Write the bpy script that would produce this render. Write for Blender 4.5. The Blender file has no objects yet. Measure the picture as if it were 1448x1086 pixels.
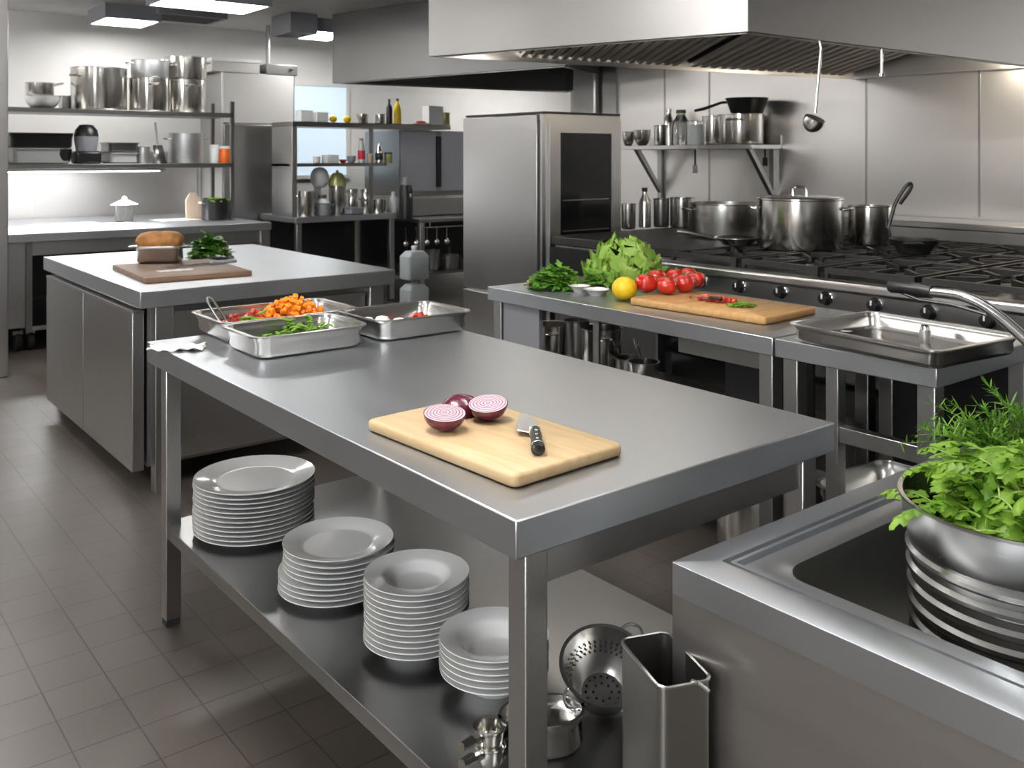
import bpy, bmesh, math, random
from mathutils import Vector, Matrix, Euler
random.seed(7)
PI = math.pi
SC = bpy.context.scene
COL = SC.collection
# ------------------------------------------------------------------ camera model
HC = 1.385                       # eye height
FPX = 1331.0                     # focal length in pixels of the 1448 px wide frame
TH = math.radians(38.46)         # heading of the lens left of the +Y kitchen axis... (clockwise)
CT, ST = math.cos(TH), math.sin(TH)
def ray(px, py):
    a = (px - 724.0) / FPX
    return Vector((CT * a + ST, -ST * a + CT, -(py - 220.0) / FPX))
def on_z(px, py, z):
    d = ray(px, py); t = (z - HC) / d.z
    return Vector((d.x * t, d.y * t, z))
def on_y(px, y):
    d = ray(px, 220); t = y / d.y
    return d.x * t, t / FPX      # x, metres per pixel
def on_x(px, x):
    d = ray(px, 220); t = x / d.x
    return d.y * t, t / FPX
def depth(x, y): return ST * x + CT * y
# ------------------------------------------------------------------ materials
def new_mat(name):
    m = bpy.data.materials.new(name); m.use_nodes = True
    nt = m.node_tree; b = nt.nodes['Principled BSDF']
    return m, nt, b
def plain(name, col, rough=.5, metal=0., noise=0., nscale=20., bump=0., coat=0., sub=0., trans=0., emit=None, estr=0.):
    m, nt, b = new_mat(name)
    b.inputs['Base Color'].default_value = (*col, 1)
    b.inputs['Roughness'].default_value = rough
    b.inputs['Metallic'].default_value = metal
    b.inputs['Coat Weight'].default_value = coat
    b.inputs['Subsurface Weight'].default_value = sub
    b.inputs['Subsurface Scale'].default_value = .01
    b.inputs['Transmission Weight'].default_value = trans
    if emit:
        b.inputs['Emission Color'].default_value = (*emit, 1); b.inputs['Emission Strength'].default_value = estr
    if noise or bump:
        tc = nt.nodes.new('ShaderNodeTexCoord'); n = nt.nodes.new('ShaderNodeTexNoise')
        n.inputs['Scale'].default_value = nscale; n.inputs['Detail'].default_value = 4
        nt.links.new(tc.outputs['Object'], n.inputs['Vector'])
        if noise:
            r = nt.nodes.new('ShaderNodeValToRGB'); e = r.color_ramp.elements
            e[0].position = .3; e[1].position = .7
            e[0].color = (*[c * (1 - noise) for c in col], 1); e[1].color = (*[min(1, c * (1 + noise)) for c in col], 1)
            nt.links.new(n.outputs['Fac'], r.inputs['Fac']); nt.links.new(r.outputs['Color'], b.inputs['Base Color'])
        if bump:
            bp = nt.nodes.new('ShaderNodeBump'); bp.inputs['Strength'].default_value = bump; bp.inputs['Distance'].default_value = .01
            nt.links.new(n.outputs['Fac'], bp.inputs['Height']); nt.links.new(bp.outputs['Normal'], b.inputs['Normal'])
    return m
def steel(name, col=(.56, .555, .55), rough=.3, scale=(2, 140, 140), vary=.05, aniso=0., bump=0.):
    """brushed stainless: fine streaks along one axis plus broad smudges, both in the gloss"""
    m, nt, b = new_mat(name)
    b.inputs['Base Color'].default_value = (*col, 1); b.inputs['Metallic'].default_value = 1
    tc = nt.nodes.new('ShaderNodeTexCoord'); mp = nt.nodes.new('ShaderNodeMapping')
    mp.inputs['Scale'].default_value = scale
    n = nt.nodes.new('ShaderNodeTexNoise'); n.inputs['Scale'].default_value = 1.; n.inputs['Detail'].default_value = 3
    s = nt.nodes.new('ShaderNodeTexNoise'); s.inputs['Scale'].default_value = 2.; s.inputs['Detail'].default_value = 2
    L = nt.links.new
    L(tc.outputs['Object'], mp.inputs['Vector']); L(mp.outputs['Vector'], n.inputs['Vector']); L(tc.outputs['Object'], s.inputs['Vector'])
    n.inputs['Scale'].default_value = .35
    add = nt.nodes.new('ShaderNodeMath'); add.operation = 'ADD'
    L(n.outputs['Fac'], add.inputs[0]); L(s.outputs['Fac'], add.inputs[1])
    mr = nt.nodes.new('ShaderNodeMapRange'); mr.inputs['From Min'].default_value = .7; mr.inputs['From Max'].default_value = 1.3
    mr.inputs['To Min'].default_value = max(.04, rough - vary * .5); mr.inputs['To Max'].default_value = rough + vary * .5
    L(add.outputs[0], mr.inputs['Value']); L(mr.outputs['Result'], b.inputs['Roughness'])
    if bump:
        bp = nt.nodes.new('ShaderNodeBump'); bp.inputs['Strength'].default_value = bump; bp.inputs['Distance'].default_value = .004
        L(n.outputs['Fac'], bp.inputs['Height']); L(bp.outputs['Normal'], b.inputs['Normal'])
    if aniso:
        t = nt.nodes.new('ShaderNodeTangent'); t.direction_type = 'RADIAL'; t.axis = 'Z'
        L(t.outputs[0], b.inputs['Tangent']); b.inputs['Anisotropic'].default_value = aniso; b.inputs['Anisotropic Rotation'].default_value = .25
    return m
M = {}
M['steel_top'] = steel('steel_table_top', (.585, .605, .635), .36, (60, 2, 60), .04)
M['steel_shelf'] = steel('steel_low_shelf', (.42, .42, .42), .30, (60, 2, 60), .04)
M['steel_x'] = steel('steel_brushed_x', (.52, .515, .51), .3, (2, 120, 120))
M['steel_y'] = steel('steel_brushed_y', (.52, .515, .51), .3, (120, 2, 120))
M['steel_z'] = steel('steel_brushed_z', (.50, .495, .49), .32, (120, 120, 2))
M['steel_dark'] = steel('steel_dark', (.30, .295, .29), .34, (90, 90, 3))
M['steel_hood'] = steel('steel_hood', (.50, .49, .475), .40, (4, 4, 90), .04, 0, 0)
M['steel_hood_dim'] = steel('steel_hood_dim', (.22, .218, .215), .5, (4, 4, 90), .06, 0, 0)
M['steel_wall'] = steel('steel_wall', (.62, .60, .58), .36, (80, 3, 80), .07, 0, .005)
M['steel_pot'] = steel('steel_pot', (.68, .66, .62), .19, (4, 4, 160), .03, .6)
M['steel_pan'] = steel('steel_pan', (.62, .61, .59), .24, (30, 30, 30), .03)
M['steel_inside'] = steel('steel_inside', (.36, .355, .34), .34, (30, 30, 30), .03)
M['steel_filter'] = steel('steel_filter', (.72, .69, .63), .45, (20, 20, 20), .04)
M['steel_basin_shaded'] = steel('steel_basin_shaded', (.20, .198, .19), .34, (20, 20, 20), .03)  # shade inside the basin put into the colour; same steel as the rim
M['steel_bucket'] = steel('steel_bucket', (.40, .395, .38), .26, (4, 4, 60), .04)
M['blade'] = plain('blade_steel', (.72, .72, .72), .38, 1)
M['chrome'] = plain('chrome', (.78, .78, .78), .07, 1)
M['alu'] = plain('aluminium', (.62, .63, .64), .42, 1, .05, 30)
M['white'] = plain('white_porcelain', (.87, .87, .86), .12, 0, coat=.3)
M['paint'] = plain('white_paint', (.82, .81, .79), .6, 0, .02, 6)
M['paint_grey'] = plain('grey_paint', (.26, .255, .25), .6, 0, .03, 6)
M['ceil'] = plain('ceiling_paint', (.80, .79, .78), .8, 0, .03, 3)
M['black'] = plain('black_plastic', (.012, .012, .013), .35)
M['iron'] = plain('cast_iron', (.014, .0135, .013), .5, 0, .3, 40, .2)
M['black_steel'] = plain('black_enamel', (.02, .02, .021), .3, .2)
M['glass_dark'] = plain('dark_oven_glass', (.008, .009, .009), .09)
M['glass'] = plain('clear_glass', (.95, .97, .97), .04, 0, trans=1.)
M['plastic_clear'] = plain('milky_plastic', (.75, .82, .84), .3, 0, trans=.35)
M['plastic_white'] = plain('white_plastic', (.78, .80, .80), .4)
M['rubber'] = plain('rubber', (.02, .02, .02), .7)
M['light'] = plain('lamp_diffuser', (.9, .9, .9), .5, emit=(1, .985, .96), estr=16)
M['hood_strip'] = plain('hood_strip_diffuser', (.9, .9, .85), .5, emit=(1, .92, .80), estr=12)
M['paint_dull'] = plain('dull_paint', (.50, .49, .475), .5)
M['fill'] = plain('fill_diffuser', (.9, .9, .9), .5, emit=(1, .985, .96), estr=24)
M['fill_uplight'] = plain('fill_uplight_diffuser', (.9, .9, .9), .5, emit=(1, .985, .96), estr=60)
M['strip'] = plain('strip_lamp_diffuser', (.9, .9, .9), .5, emit=(.97, .98, 1), estr=70)
M['warm'] = plain('hood_lamp_diffuser', (.9, .9, .85), .5, emit=(1, .87, .70), estr=30)
M['daylight'] = plain('window_daylight', (.6, .7, .8), .4, emit=(.48, .60, .68), estr=.55)
M['fill_glow'] = plain('window_fill_glow', (.7, .7, .7), .4, emit=(.95, .98, 1), estr=9.)
M['red'] = plain('tomato_skin', (.50, .022, .012), .18, 0, .25, 14, coat=.3, sub=.05)
M['yellow'] = plain('lemon_skin', (.90, .60, .015), .38, 0, .06, 30, .25, sub=.05)
M['green_calyx'] = plain('calyx', (.10, .2, .03), .6)
M['crust'] = plain('bread_crust', (.44, .19, .055), .62, 0, .4, 18, .3)
M['carrot'] = plain('carrot_orange', (.86, .27, .015), .42, 0, .18, 60, sub=.08)
M['red_veg'] = plain('red_pepper', (.55, .05, .03), .32, 0, .2, 40)
M['mozz'] = plain('mushroom_white', (.82, .79, .74), .4, sub=.1)
M['onion_skin'] = plain('onion_skin', (.115, .012, .035), .22, 0, .5, 30, coat=.3)
M['paper'] = plain('paper', (.82, .81, .78), .7)
M['label_red'] = plain('red_print', (.75, .03, .08), .4)
M['orange_glass'] = plain('orange_jar', (.72, .14, .02), .25)
M['olive'] = plain('olive_enamel', (.40, .40, .16), .3, .3)
M['grey_plastic'] = plain('grey_plastic', (.30, .31, .34), .45)
M['mauve'] = plain('grey_panel', (.42, .42, .46), .45, .6)
def leafmat(name, a, b_, scale=14):
    m, nt, b = new_mat(name)
    tc = nt.nodes.new('ShaderNodeTexCoord'); n = nt.nodes.new('ShaderNodeTexNoise'); n.inputs['Scale'].default_value = scale
    n.inputs['Detail'].default_value = 3
    r = nt.nodes.new('ShaderNodeValToRGB'); e = r.color_ramp.elements
    e[0].position = .35; e[1].position = .65; e[0].color = (*a, 1); e[1].color = (*b_, 1)
    nt.links.new(tc.outputs['Object'], n.inputs['Vector']); nt.links.new(n.outputs['Fac'], r.inputs['Fac'])
    nt.links.new(r.outputs['Color'], b.inputs['Base Color']); b.inputs['Roughness'].default_value = .42
    tr = nt.nodes.new('ShaderNodeBsdfTranslucent'); mx = nt.nodes.new('ShaderNodeMixShader'); mx.inputs[0].default_value = .35
    nt.links.new(r.outputs['Color'], tr.inputs['Color'])
    out = nt.nodes['Material Output']
    nt.links.new(b.outputs[0], mx.inputs[1]); nt.links.new(tr.outputs[0], mx.inputs[2]); nt.links.new(mx.outputs[0], out.inputs['Surface'])
    return m
M['leaf'] = leafmat('salad_leaf', (.13, .30, .02), (.30, .50, .06))
M['leaf_dark'] = leafmat('herb_leaf', (.05, .17, .015), (.12, .30, .03))
M['leaf_mid'] = leafmat('parsley_leaf', (.08, .26, .02), (.20, .42, .05))
M['lettuce'] = leafmat('lettuce_leaf', (.26, .50, .06), (.54, .72, .18))
M['lettuce_pale'] = leafmat('lettuce_heart', (.50, .62, .28), (.70, .76, .50))
M['dill'] = leafmat('dill_frond', (.10, .26, .02), (.22, .44, .06))
def wood(name, a, b_, scale=(3, 40, 40), rough=.5, pos=(.3, .75)):
    m, nt, b = new_mat(name)
    tc = nt.nodes.new('ShaderNodeTexCoord'); mp = nt.nodes.new('ShaderNodeMapping'); mp.inputs['Scale'].default_value = scale
    n = nt.nodes.new('ShaderNodeTexNoise'); n.inputs['Scale'].default_value = 1.2; n.inputs['Detail'].default_value = 6
    n.inputs['Distortion'].default_value = .6
    r = nt.nodes.new('ShaderNodeValToRGB'); e = r.color_ramp.elements
    e[0].position, e[1].position = pos; e[0].color = (*a, 1); e[1].color = (*b_, 1)
    nt.links.new(tc.outputs['Object'], mp.inputs['Vector']); nt.links.new(mp.outputs['Vector'], n.inputs['Vector'])
    nt.links.new(n.outputs['Fac'], r.inputs['Fac']); nt.links.new(r.outputs['Color'], b.inputs['Base Color'])
    b.inputs['Roughness'].default_value = rough
    return m
M['maple'] = wood('maple', (.56, .38, .19), (.70, .52, .31), (40, 4, 40), .5)
M['bamboo'] = wood('bamboo', (.50, .26, .09), (.70, .43, .18), (40, 4, 40), .45)
M['walnut'] = wood('brown_wood', (.12, .065, .04), (.27, .15, .085), (4, 40, 40), .5)
M['pale_wood'] = wood('pale_wood', (.66, .50, .36), (.78, .62, .48), (40, 40, 4), .6)
def onion_cut():
    m, nt, b = new_mat('onion_cut_rings'); L = nt.links.new
    tc = nt.nodes.new('ShaderNodeTexCoord'); mp = nt.nodes.new('ShaderNodeMapping'); mp.inputs['Scale'].default_value = (1, 1, 0)
    ln = nt.nodes.new('ShaderNodeVectorMath'); ln.operation = 'LENGTH'
    n = nt.nodes.new('ShaderNodeTexNoise'); n.inputs['Scale'].default_value = 28; n.inputs['Detail'].default_value = 1
    m1 = nt.nodes.new('ShaderNodeMath'); m1.operation = 'MULTIPLY'; m1.inputs[1].default_value = 1000
    m2 = nt.nodes.new('ShaderNodeMath'); m2.operation = 'MULTIPLY_ADD'; m2.inputs[1].default_value = 9
    sn = nt.nodes.new('ShaderNodeMath'); sn.operation = 'SINE'
    r = nt.nodes.new('ShaderNodeValToRGB'); e = r.color_ramp.elements
    e[0].position = .1; e[0].color = (.66, .54, .58, 1); e[1].position = .95; e[1].color = (.22, .04, .12, 1)
    x = e.new(.45); x.color = (.58, .42, .50, 1)
    L(tc.outputs['Object'], mp.inputs['Vector']); L(mp.outputs['Vector'], ln.inputs[0]); L(mp.outputs['Vector'], n.inputs['Vector'])
    L(ln.outputs['Value'], m1.inputs[0]); L(n.outputs['Fac'], m2.inputs[0]); L(m1.outputs[0], m2.inputs[2]); L(m2.outputs[0], sn.inputs[0])
    L(sn.outputs[0], r.inputs['Fac']); L(r.outputs['Color'], b.inputs['Base Color'])
    b.inputs['Roughness'].default_value = .3
    return m
M['onion_cut'] = onion_cut()
X0_T = 0.
def tiles():
    m, nt, b = new_mat('floor_tiles')
    tc = nt.nodes.new('ShaderNodeTexCoord'); mp = nt.nodes.new('ShaderNodeMapping')
    mp.inputs['Location'].default_value = (-.101 + X0_T, -.05, 0)
    br = nt.nodes.new('ShaderNodeTexBrick'); br.offset = 0; br.squash = 1
    br.inputs['Scale'].default_value = 1; br.inputs['Brick Width'].default_value = .153; br.inputs['Row Height'].default_value = .153
    br.inputs['Mortar Size'].default_value = .0022; br.inputs['Mortar Smooth'].default_value = .2; br.inputs['Bias'].default_value = 0
    br.inputs['Color1'].default_value = (.098, .083, .070, 1); br.inputs['Color2'].default_value = (.113, .096, .081, 1); br.inputs['Mortar'].default_value = (.045, .039, .034, 1)
    n = nt.nodes.new('ShaderNodeTexNoise'); n.inputs['Scale'].default_value = 3; n.inputs['Detail'].default_value = 6
    mx = nt.nodes.new('ShaderNodeMix'); mx.data_type = 'RGBA'; mx.blend_type = 'MULTIPLY'; mx.inputs[0].default_value = .5
    L = nt.links.new
    L(tc.outputs['Object'], mp.inputs['Vector']); L(mp.outputs['Vector'], br.inputs['Vector']); L(tc.outputs['Object'], n.inputs['Vector'])
    L(br.outputs['Color'], mx.inputs[6]); L(n.outputs['Fac'], mx.inputs[7]); L(mx.outputs[2], b.inputs['Base Color'])
    mr = nt.nodes.new('ShaderNodeMapRange'); mr.inputs['To Min'].default_value = .26; mr.inputs['To Max'].default_value = .46
    L(n.outputs['Fac'], mr.inputs['Value']); L(mr.outputs['Result'], b.inputs['Roughness'])
    bp = nt.nodes.new('ShaderNodeBump'); bp.inputs['Strength'].default_value = .5; bp.inputs['Distance'].default_value = .004; bp.invert = True
    L(br.outputs['Fac'], bp.inputs['Height']); L(bp.outputs['Normal'], b.inputs['Normal'])
    return m
M['tiles'] = tiles()
# ------------------------------------------------------------------ mesh builder
class MB:
    def __init__(s): s.v = []; s.f = []
    def add(s, vs, fs, T=None):
        o = len(s.v)
        s.v += [tuple(T @ Vector(p)) if T else tuple(p) for p in vs]
        s.f += [tuple(i + o for i in f) for f in fs]; return s
    def box(s, x0, x1, y0, y1, z0, z1, T=None):
        vs = [(x, y, z) for z in (z0, z1) for y in (y0, y1) for x in (x0, x1)]
        return s.add(vs, [(0, 2, 3, 1), (4, 5, 7, 6), (0, 1, 5, 4), (2, 6, 7, 3), (0, 4, 6, 2), (1, 3, 7, 5)], T)
    def prism(s, poly, z0, z1, T=None):
        n = len(poly)
        vs = [(p[0], p[1], z0) for p in poly] + [(p[0], p[1], z1) for p in poly]
        fs = [tuple(range(n - 1, -1, -1)), tuple(range(n, 2 * n))] + [(i, (i + 1) % n, n + (i + 1) % n, n + i) for i in range(n)]
        return s.add(vs, fs, T)
    def lathe(s, prof, seg=40, c=(0, 0, 0), T=None, cap0=False, cap1=False):
        vs = []; fs = []; n = len(prof)
        for r, z in prof:
            for k in range(seg):
                a = 2 * PI * k / seg; vs.append((c[0] + r * math.cos(a), c[1] + r * math.sin(a), c[2] + z))
        for i in range(n - 1):
            for k in range(seg):
                k2 = (k + 1) % seg; fs.append((i * seg + k, i * seg + k2, (i + 1) * seg + k2, (i + 1) * seg + k))
        if cap0: fs.append(tuple(range(seg - 1, -1, -1)))
        if cap1: fs.append(tuple((n - 1) * seg + k for k in range(seg)))
        return s.add(vs, fs, T)
    def cyl(s, c, r, h, seg=24, T=None): return s.lathe([(r, 0), (r, h)], seg, c, T, True, True)
    def tube(s, pts, r, seg=8, caps=True):
        pts = [Vector(p) for p in pts]; n = len(pts); vs = []; fs = []
        up = None
        for i, p in enumerate(pts):
            t = (pts[min(i + 1, n - 1)] - pts[max(i - 1, 0)]).normalized()
            if up is None: up = Vector((0, 0, 1)) if abs(t.z) < .9 else Vector((1, 0, 0))
            a = (up - t * up.dot(t))
            a = a.normalized() if a.length > 1e-6 else t.orthogonal().normalized()
            up = a; b = t.cross(a); rr = r[i] if isinstance(r, (list, tuple)) else r
            for k in range(seg):
                w = 2 * PI * k / seg; vs.append(p + (a * math.cos(w) + b * math.sin(w)) * rr)
        for i in range(n - 1):
            for k in range(seg):
                k2 = (k + 1) % seg; fs.append((i * seg + k, i * seg + k2, (i + 1) * seg + k2, (i + 1) * seg + k))
        if caps: fs += [tuple(range(seg - 1, -1, -1)), tuple((n - 1) * seg + k for k in range(seg))]
        return s.add(vs, fs)
    def sup(s, a, b, c, e=1., nu=28, nv=16, T=None, fn=None):
        """superellipsoid; fn may reshape each point"""
        vs = []; fs = []
        sg = lambda w: math.copysign(abs(w) ** e, w)
        for j in range(nv + 1):
            ph = -PI / 2 + PI * j / nv
            for i in range(nu):
                th = 2 * PI * i / nu
                p = Vector((a * sg(math.cos(ph)) * sg(math.cos(th)), b * sg(math.cos(ph)) * sg(math.sin(th)), c * sg(math.sin(ph))))
                vs.append(fn(p) if fn else p)
        for j in range(nv):
            for i in range(nu):
                i2 = (i + 1) % nu; fs.append((j * nu + i, j * nu + i2, (j + 1) * nu + i2, (j + 1) * nu + i))
        return s.add(vs, fs, T)
    def loft(s, rings, cap0=False, cap1=False, T=None):
        n = len(rings[0]); vs = [p for r in rings for p in r]; fs = []
        for i in range(len(rings) - 1):
            for k in range(n):
                k2 = (k + 1) % n; fs.append((i * n + k, i * n + k2, (i + 1) * n + k2, (i + 1) * n + k))
        if cap0: fs.append(tuple(range(n - 1, -1, -1)))
        if cap1: fs.append(tuple((len(rings) - 1) * n + k for k in range(n)))
        return s.add(vs, fs, T)
    def build(s, name, mat, parent=None, bevel=0., smooth=True, ang=35, solid=0., recalc=True):
        me = bpy.data.meshes.new(name); me.from_pydata(s.v, [], s.f)
        bm = bmesh.new(); bm.from_mesh(me); bmesh.ops.remove_doubles(bm, verts=bm.verts, dist=1e-6)
        if recalc: bmesh.ops.recalc_face_normals(bm, faces=bm.faces)
        bm.to_mesh(me); bm.free()
        me.materials.append(M[mat] if isinstance(mat, str) else mat)
        if smooth:
            me.polygons.foreach_set('use_smooth', [True] * len(me.polygons)); me.set_sharp_from_angle(angle=math.radians(ang))
        o = bpy.data.objects.new(name, me); COL.objects.link(o)
        if parent: o.parent = parent
        if solid:
            md = o.modifiers.new('thickness', 'SOLIDIFY'); md.thickness = solid; md.offset = 0
        if bevel:
            md = o.modifiers.new('bevel', 'BEVEL'); md.width = bevel; md.segments = 2; md.limit_method = 'ANGLE'; md.angle_limit = math.radians(50)
            md.harden_normals = False
        return o
def rr(lx, ly, r, z, cx=0, cy=0, n=6):
    """rounded rectangle ring, full sizes lx, ly"""
    pts = []
    for qx, qy, a0 in ((1, 1, 0), (-1, 1, PI / 2), (-1, -1, PI), (1, -1, 1.5 * PI)):
        for i in range(n + 1):
            a = a0 + PI / 2 * i / n
            pts.append((cx + qx * (lx / 2 - r) + r * math.cos(a), cy + qy * (ly / 2 - r) + r * math.sin(a), z))
    return pts
def RZ(a, loc=(0, 0, 0)): return Matrix.Translation(loc) @ Matrix.Rotation(a, 4, 'Z')
def tag(o, label, cat, group=None, kind=None):
    o['label'] = label; o['category'] = cat
    if group: o['group'] = group
    if kind: o['kind'] = kind
    return o
def thing(name, label, cat, loc=(0, 0, 0), rz=0., group=None):
    o = bpy.data.objects.new(name, None); COL.objects.link(o); o.empty_display_size = .05
    o.location = loc; o.rotation_euler = (0, 0, rz)
    return tag(o, label, cat, group)
def struct(name, mb, mat, **k):
    o = mb.build(name, mat, **k); o['kind'] = 'structure'; return o
def copy_thing(src, loc, rz=None, label=None, group=None):
    c = src.copy(); COL.objects.link(c); c.location = loc
    if rz is not None: c.rotation_euler = (0, 0, rz)
    if label: c['label'] = label
    if group: c['group'] = group
    for ch in src.children:
        d = ch.copy(); COL.objects.link(d); d.parent = c
        for g in ch.children:
            e = g.copy(); COL.objects.link(e); e.parent = d
    return c
ORD = ['topmost', 'second', 'third', 'fourth', 'fifth', 'sixth', 'seventh', 'eighth', 'ninth', 'tenth', 'eleventh', 'twelfth', 'thirteenth']
# ================================================================== SETTING
X0, X1, Y0, Y1, ZC = -3.2, 8.2, -3.2, 9.1, 2.65
XR = 5.2                         # the tiled-in-steel wall behind the range
struct('floor', MB().box(X0, X1, Y0, Y1, -.1, 0), 'tiles')
struct('ceiling', MB().box(X0, X1, Y0, Y1, ZC, ZC + .1), 'ceil')
struct('wall_left', MB().box(X0 - .1, X0, Y0, Y1, 0, ZC), 'paint_grey')
struct('wall_front', MB().box(X0, X1, Y0 - .1, Y0, 0, ZC), 'paint_grey')
struct('wall_right', MB().box(X1, X1 + .1, Y0, Y1, 0, ZC), 'paint_grey')
struct('wall_back', MB().box(X0, X1, Y1, Y1 + .1, 0, ZC), 'paint')
struct('wall_range', MB().box(XR, XR + .12, Y0, 5.55, 0, ZC), 'steel_wall')
# steel cladding seams on the range wall, end post of that wall, pipe beside it
for i, px in enumerate((940, 1003, 1225, 1385)):
    d = ray(px, 220); uy = d.y * XR / d.x
    struct('trim_%d' % (i + 1), MB().box(XR - .004, XR, uy - .006, uy + .006, 1.05, ZC), 'steel_dark')
struct('trim_5', MB().box(XR - .02, XR + .32, 5.22, 5.72, 0, ZC), 'steel_dark', bevel=.004)
struct('trim_6', MB().tube([(XR - .05, 5.42, 1.0), (XR - .05, 5.42, ZC)], .022), 'steel_z')
# wall post at the left edge of the view
struct('trim_7', MB().box(.72, 1.195, 6.57, 6.82, 0, ZC), 'steel_z', bevel=.006)
# steel splash panel behind the long back counter
struct('trim_8', MB().box(-.6, 3.3, Y1 - .015, Y1, .83, 1.42).box(1.86, 1.866, Y1 - .018, Y1, .84, 1.42), 'steel_wall')
# window with cold daylight in the back wall
wx, ws = on_y(446, Y1); wx2, _ = on_y(488, Y1); wx1, _ = on_y(402, Y1)
w = struct('window_1', MB().box(wx1, wx2, Y1 - .012, Y1 - .002, 1.18, 2.12), 'daylight')
fr = MB()
for a, b, c, d in ((wx1 - .04, wx1, 1.14, 2.16), (wx2, wx2 + .04, 1.14, 2.16), (wx1, wx2, 1.14, 1.18), (wx1, wx2, 2.12, 2.16)):
    fr.box(a, b, Y1 - .03, Y1 - .001, c, d)
fr.build('window_frame', 'paint', w)

for nme, ax_, c0, c1 in (('window_fill', 'x', -1.6, .7),):  # unseen window, added so the steelware catches bright bands
    a_, b_, z0, z1 = c0, c1, .85, 2.25
    if ax_ == 'y':
        w = struct(nme, MB().box(a_, b_, Y0 + .002, Y0 + .012, z0, z1), 'fill_glow')
        fr = MB()
        for p in ((a_ - .05, a_, z0 - .05, z1 + .05), (b_, b_ + .05, z0 - .05, z1 + .05), (a_, b_, z0 - .05, z0), (a_, b_, z1, z1 + .05), ((a_ + b_) / 2 - .02, (a_ + b_) / 2 + .02, z0, z1)): fr.box(p[0], p[1], Y0 + .001, Y0 + .04, p[2], p[3])
    else:
        w = struct(nme, MB().box(X0 + .002, X0 + .012, a_, b_, z0, z1), 'fill_glow')
        fr = MB()
        for p in ((a_ - .05, a_, z0 - .05, z1 + .05), (b_, b_ + .05, z0 - .05, z1 + .05), (a_, b_, z0 - .05, z0), (a_, b_, z1, z1 + .05), ((a_ + b_) / 2 - .02, (a_ + b_) / 2 + .02, z0, z1)): fr.box(X0 + .001, X0 + .04, p[0], p[1], p[2], p[3])
    fr.build('window_frame', 'paint', w)
# ------------------------------------------------------------------ ceiling lamps
def ceil_light(x0, x1, y0, y1, z, label):
    t = thing('ceiling_light', label, 'ceiling light', ((x0 + x1) / 2, (y0 + y1) / 2, ZC), group='ceiling lights')
    a, b, d = (x1 - x0) / 2, (y1 - y0) / 2, z - ZC
    f = MB().box(-a - .02, a + .02, -b - .02, -b, d - .004, 0).box(-a - .02, a + .02, b, b + .02, d - .004, 0)
    f.box(-a - .02, -a, -b, b, d - .004, 0).box(a, a + .02, -b, b, d - .004, 0)
    f.build('housing', 'grey_plastic', t)
    MB().box(-a, a, -b, b, d, d + .01).build('diffuser', 'light', t)
for px, py, sx, sy, lb in ((296, 8, .37, .25, 'large glowing ceiling panel at the top of the photo, nearest of the left lamps'), (176, 32, .21, .25, 'small glowing square ceiling panel above the tall steel stockpots'),
                           (456, 51, .2, .3, 'ceiling panel half hidden behind the dark left hood')):
    c = on_z(px, py, 2.53); ceil_light(c.x - sx, c.x + sx, c.y - sy, c.y + sy, 2.53, lb)
for x, y in ((-1.7, 2.0), (.9, 2.0), (1.2, -1.2), (-1.6, 5.0), (.7, 6.0), (.3, 7.9), (6.9, 3.5), (7.0, 7.9)):  # fill lamps, added out of view to brighten the ceiling and room
    t = thing('fill_light', 'long white pendant lamp added above the aisle, outside the picture', 'pendant light', (x, y, ZC), group='pendant lamps outside the picture')
    MB().box(-.10, .10, -.55, .55, -.24, -.20).build('diffuser', 'fill', t)
    MB().box(-.11, .11, -.57, -.55, -.245, -.195).build('end_cap', 'grey_plastic', t)
    MB().box(-.11, .11, .55, .57, -.245, -.195).build('end_cap', 'grey_plastic', t)
    for yy in (-.4, .4): MB().tube([(0, yy, -.2), (0, yy, 0)], .004).build('rod', 'steel_x', t)
t = thing('fill_uplight', 'added trough lamp throwing its light on the ceiling, outside the picture', 'pendant light', (2.2, 1.5, ZC))  # unseen trough, added to light the ceiling over the sink
MB().box(-.12, .12, -.75, .75, -.30, -.295).box(-.125, -.12, -.75, .75, -.30, -.20).box(.12, .125, -.75, .75, -.30, -.20).box(-.125, .125, -.755, -.75, -.30, -.20).box(-.125, .125, .75, .755, -.30, -.20).build('trough', 'grey_plastic', t)
MB().box(-.09, .09, -.7, .7, -.292, -.28).build('diffuser', 'fill_uplight', t)
for yy in (-.6, .6): MB().tube([(0, yy, -.28), (0, yy, 0)], .004).build('rod', 'steel_x', t)
for (x, y, sx, sy, h, lb) in ((*on_z(416, 50, 2.47).xy, .13, .2, .18, 'dark ventilation box hanging from the ceiling beside the small lamps'),
                              (*on_z(262, 27, 2.59).xy, .3, .22, .06, 'flat dark air vent on the ceiling behind the large lamp')):
    t = thing('ceiling_vent', lb, 'vent', (x, y, ZC))
    MB().box(-sx, sx, -sy, sy, -h, 0).build('housing', 'grey_plastic', t, bevel=.004)
    g = MB()
    for k in range(6): g.box(-sx * .85, sx * .85, -sy * .8 + k * sy * .3, -sy * .72 + k * sy * .3, -h - .006, -h)
    g.build('grille', 'black_steel', t)

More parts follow.
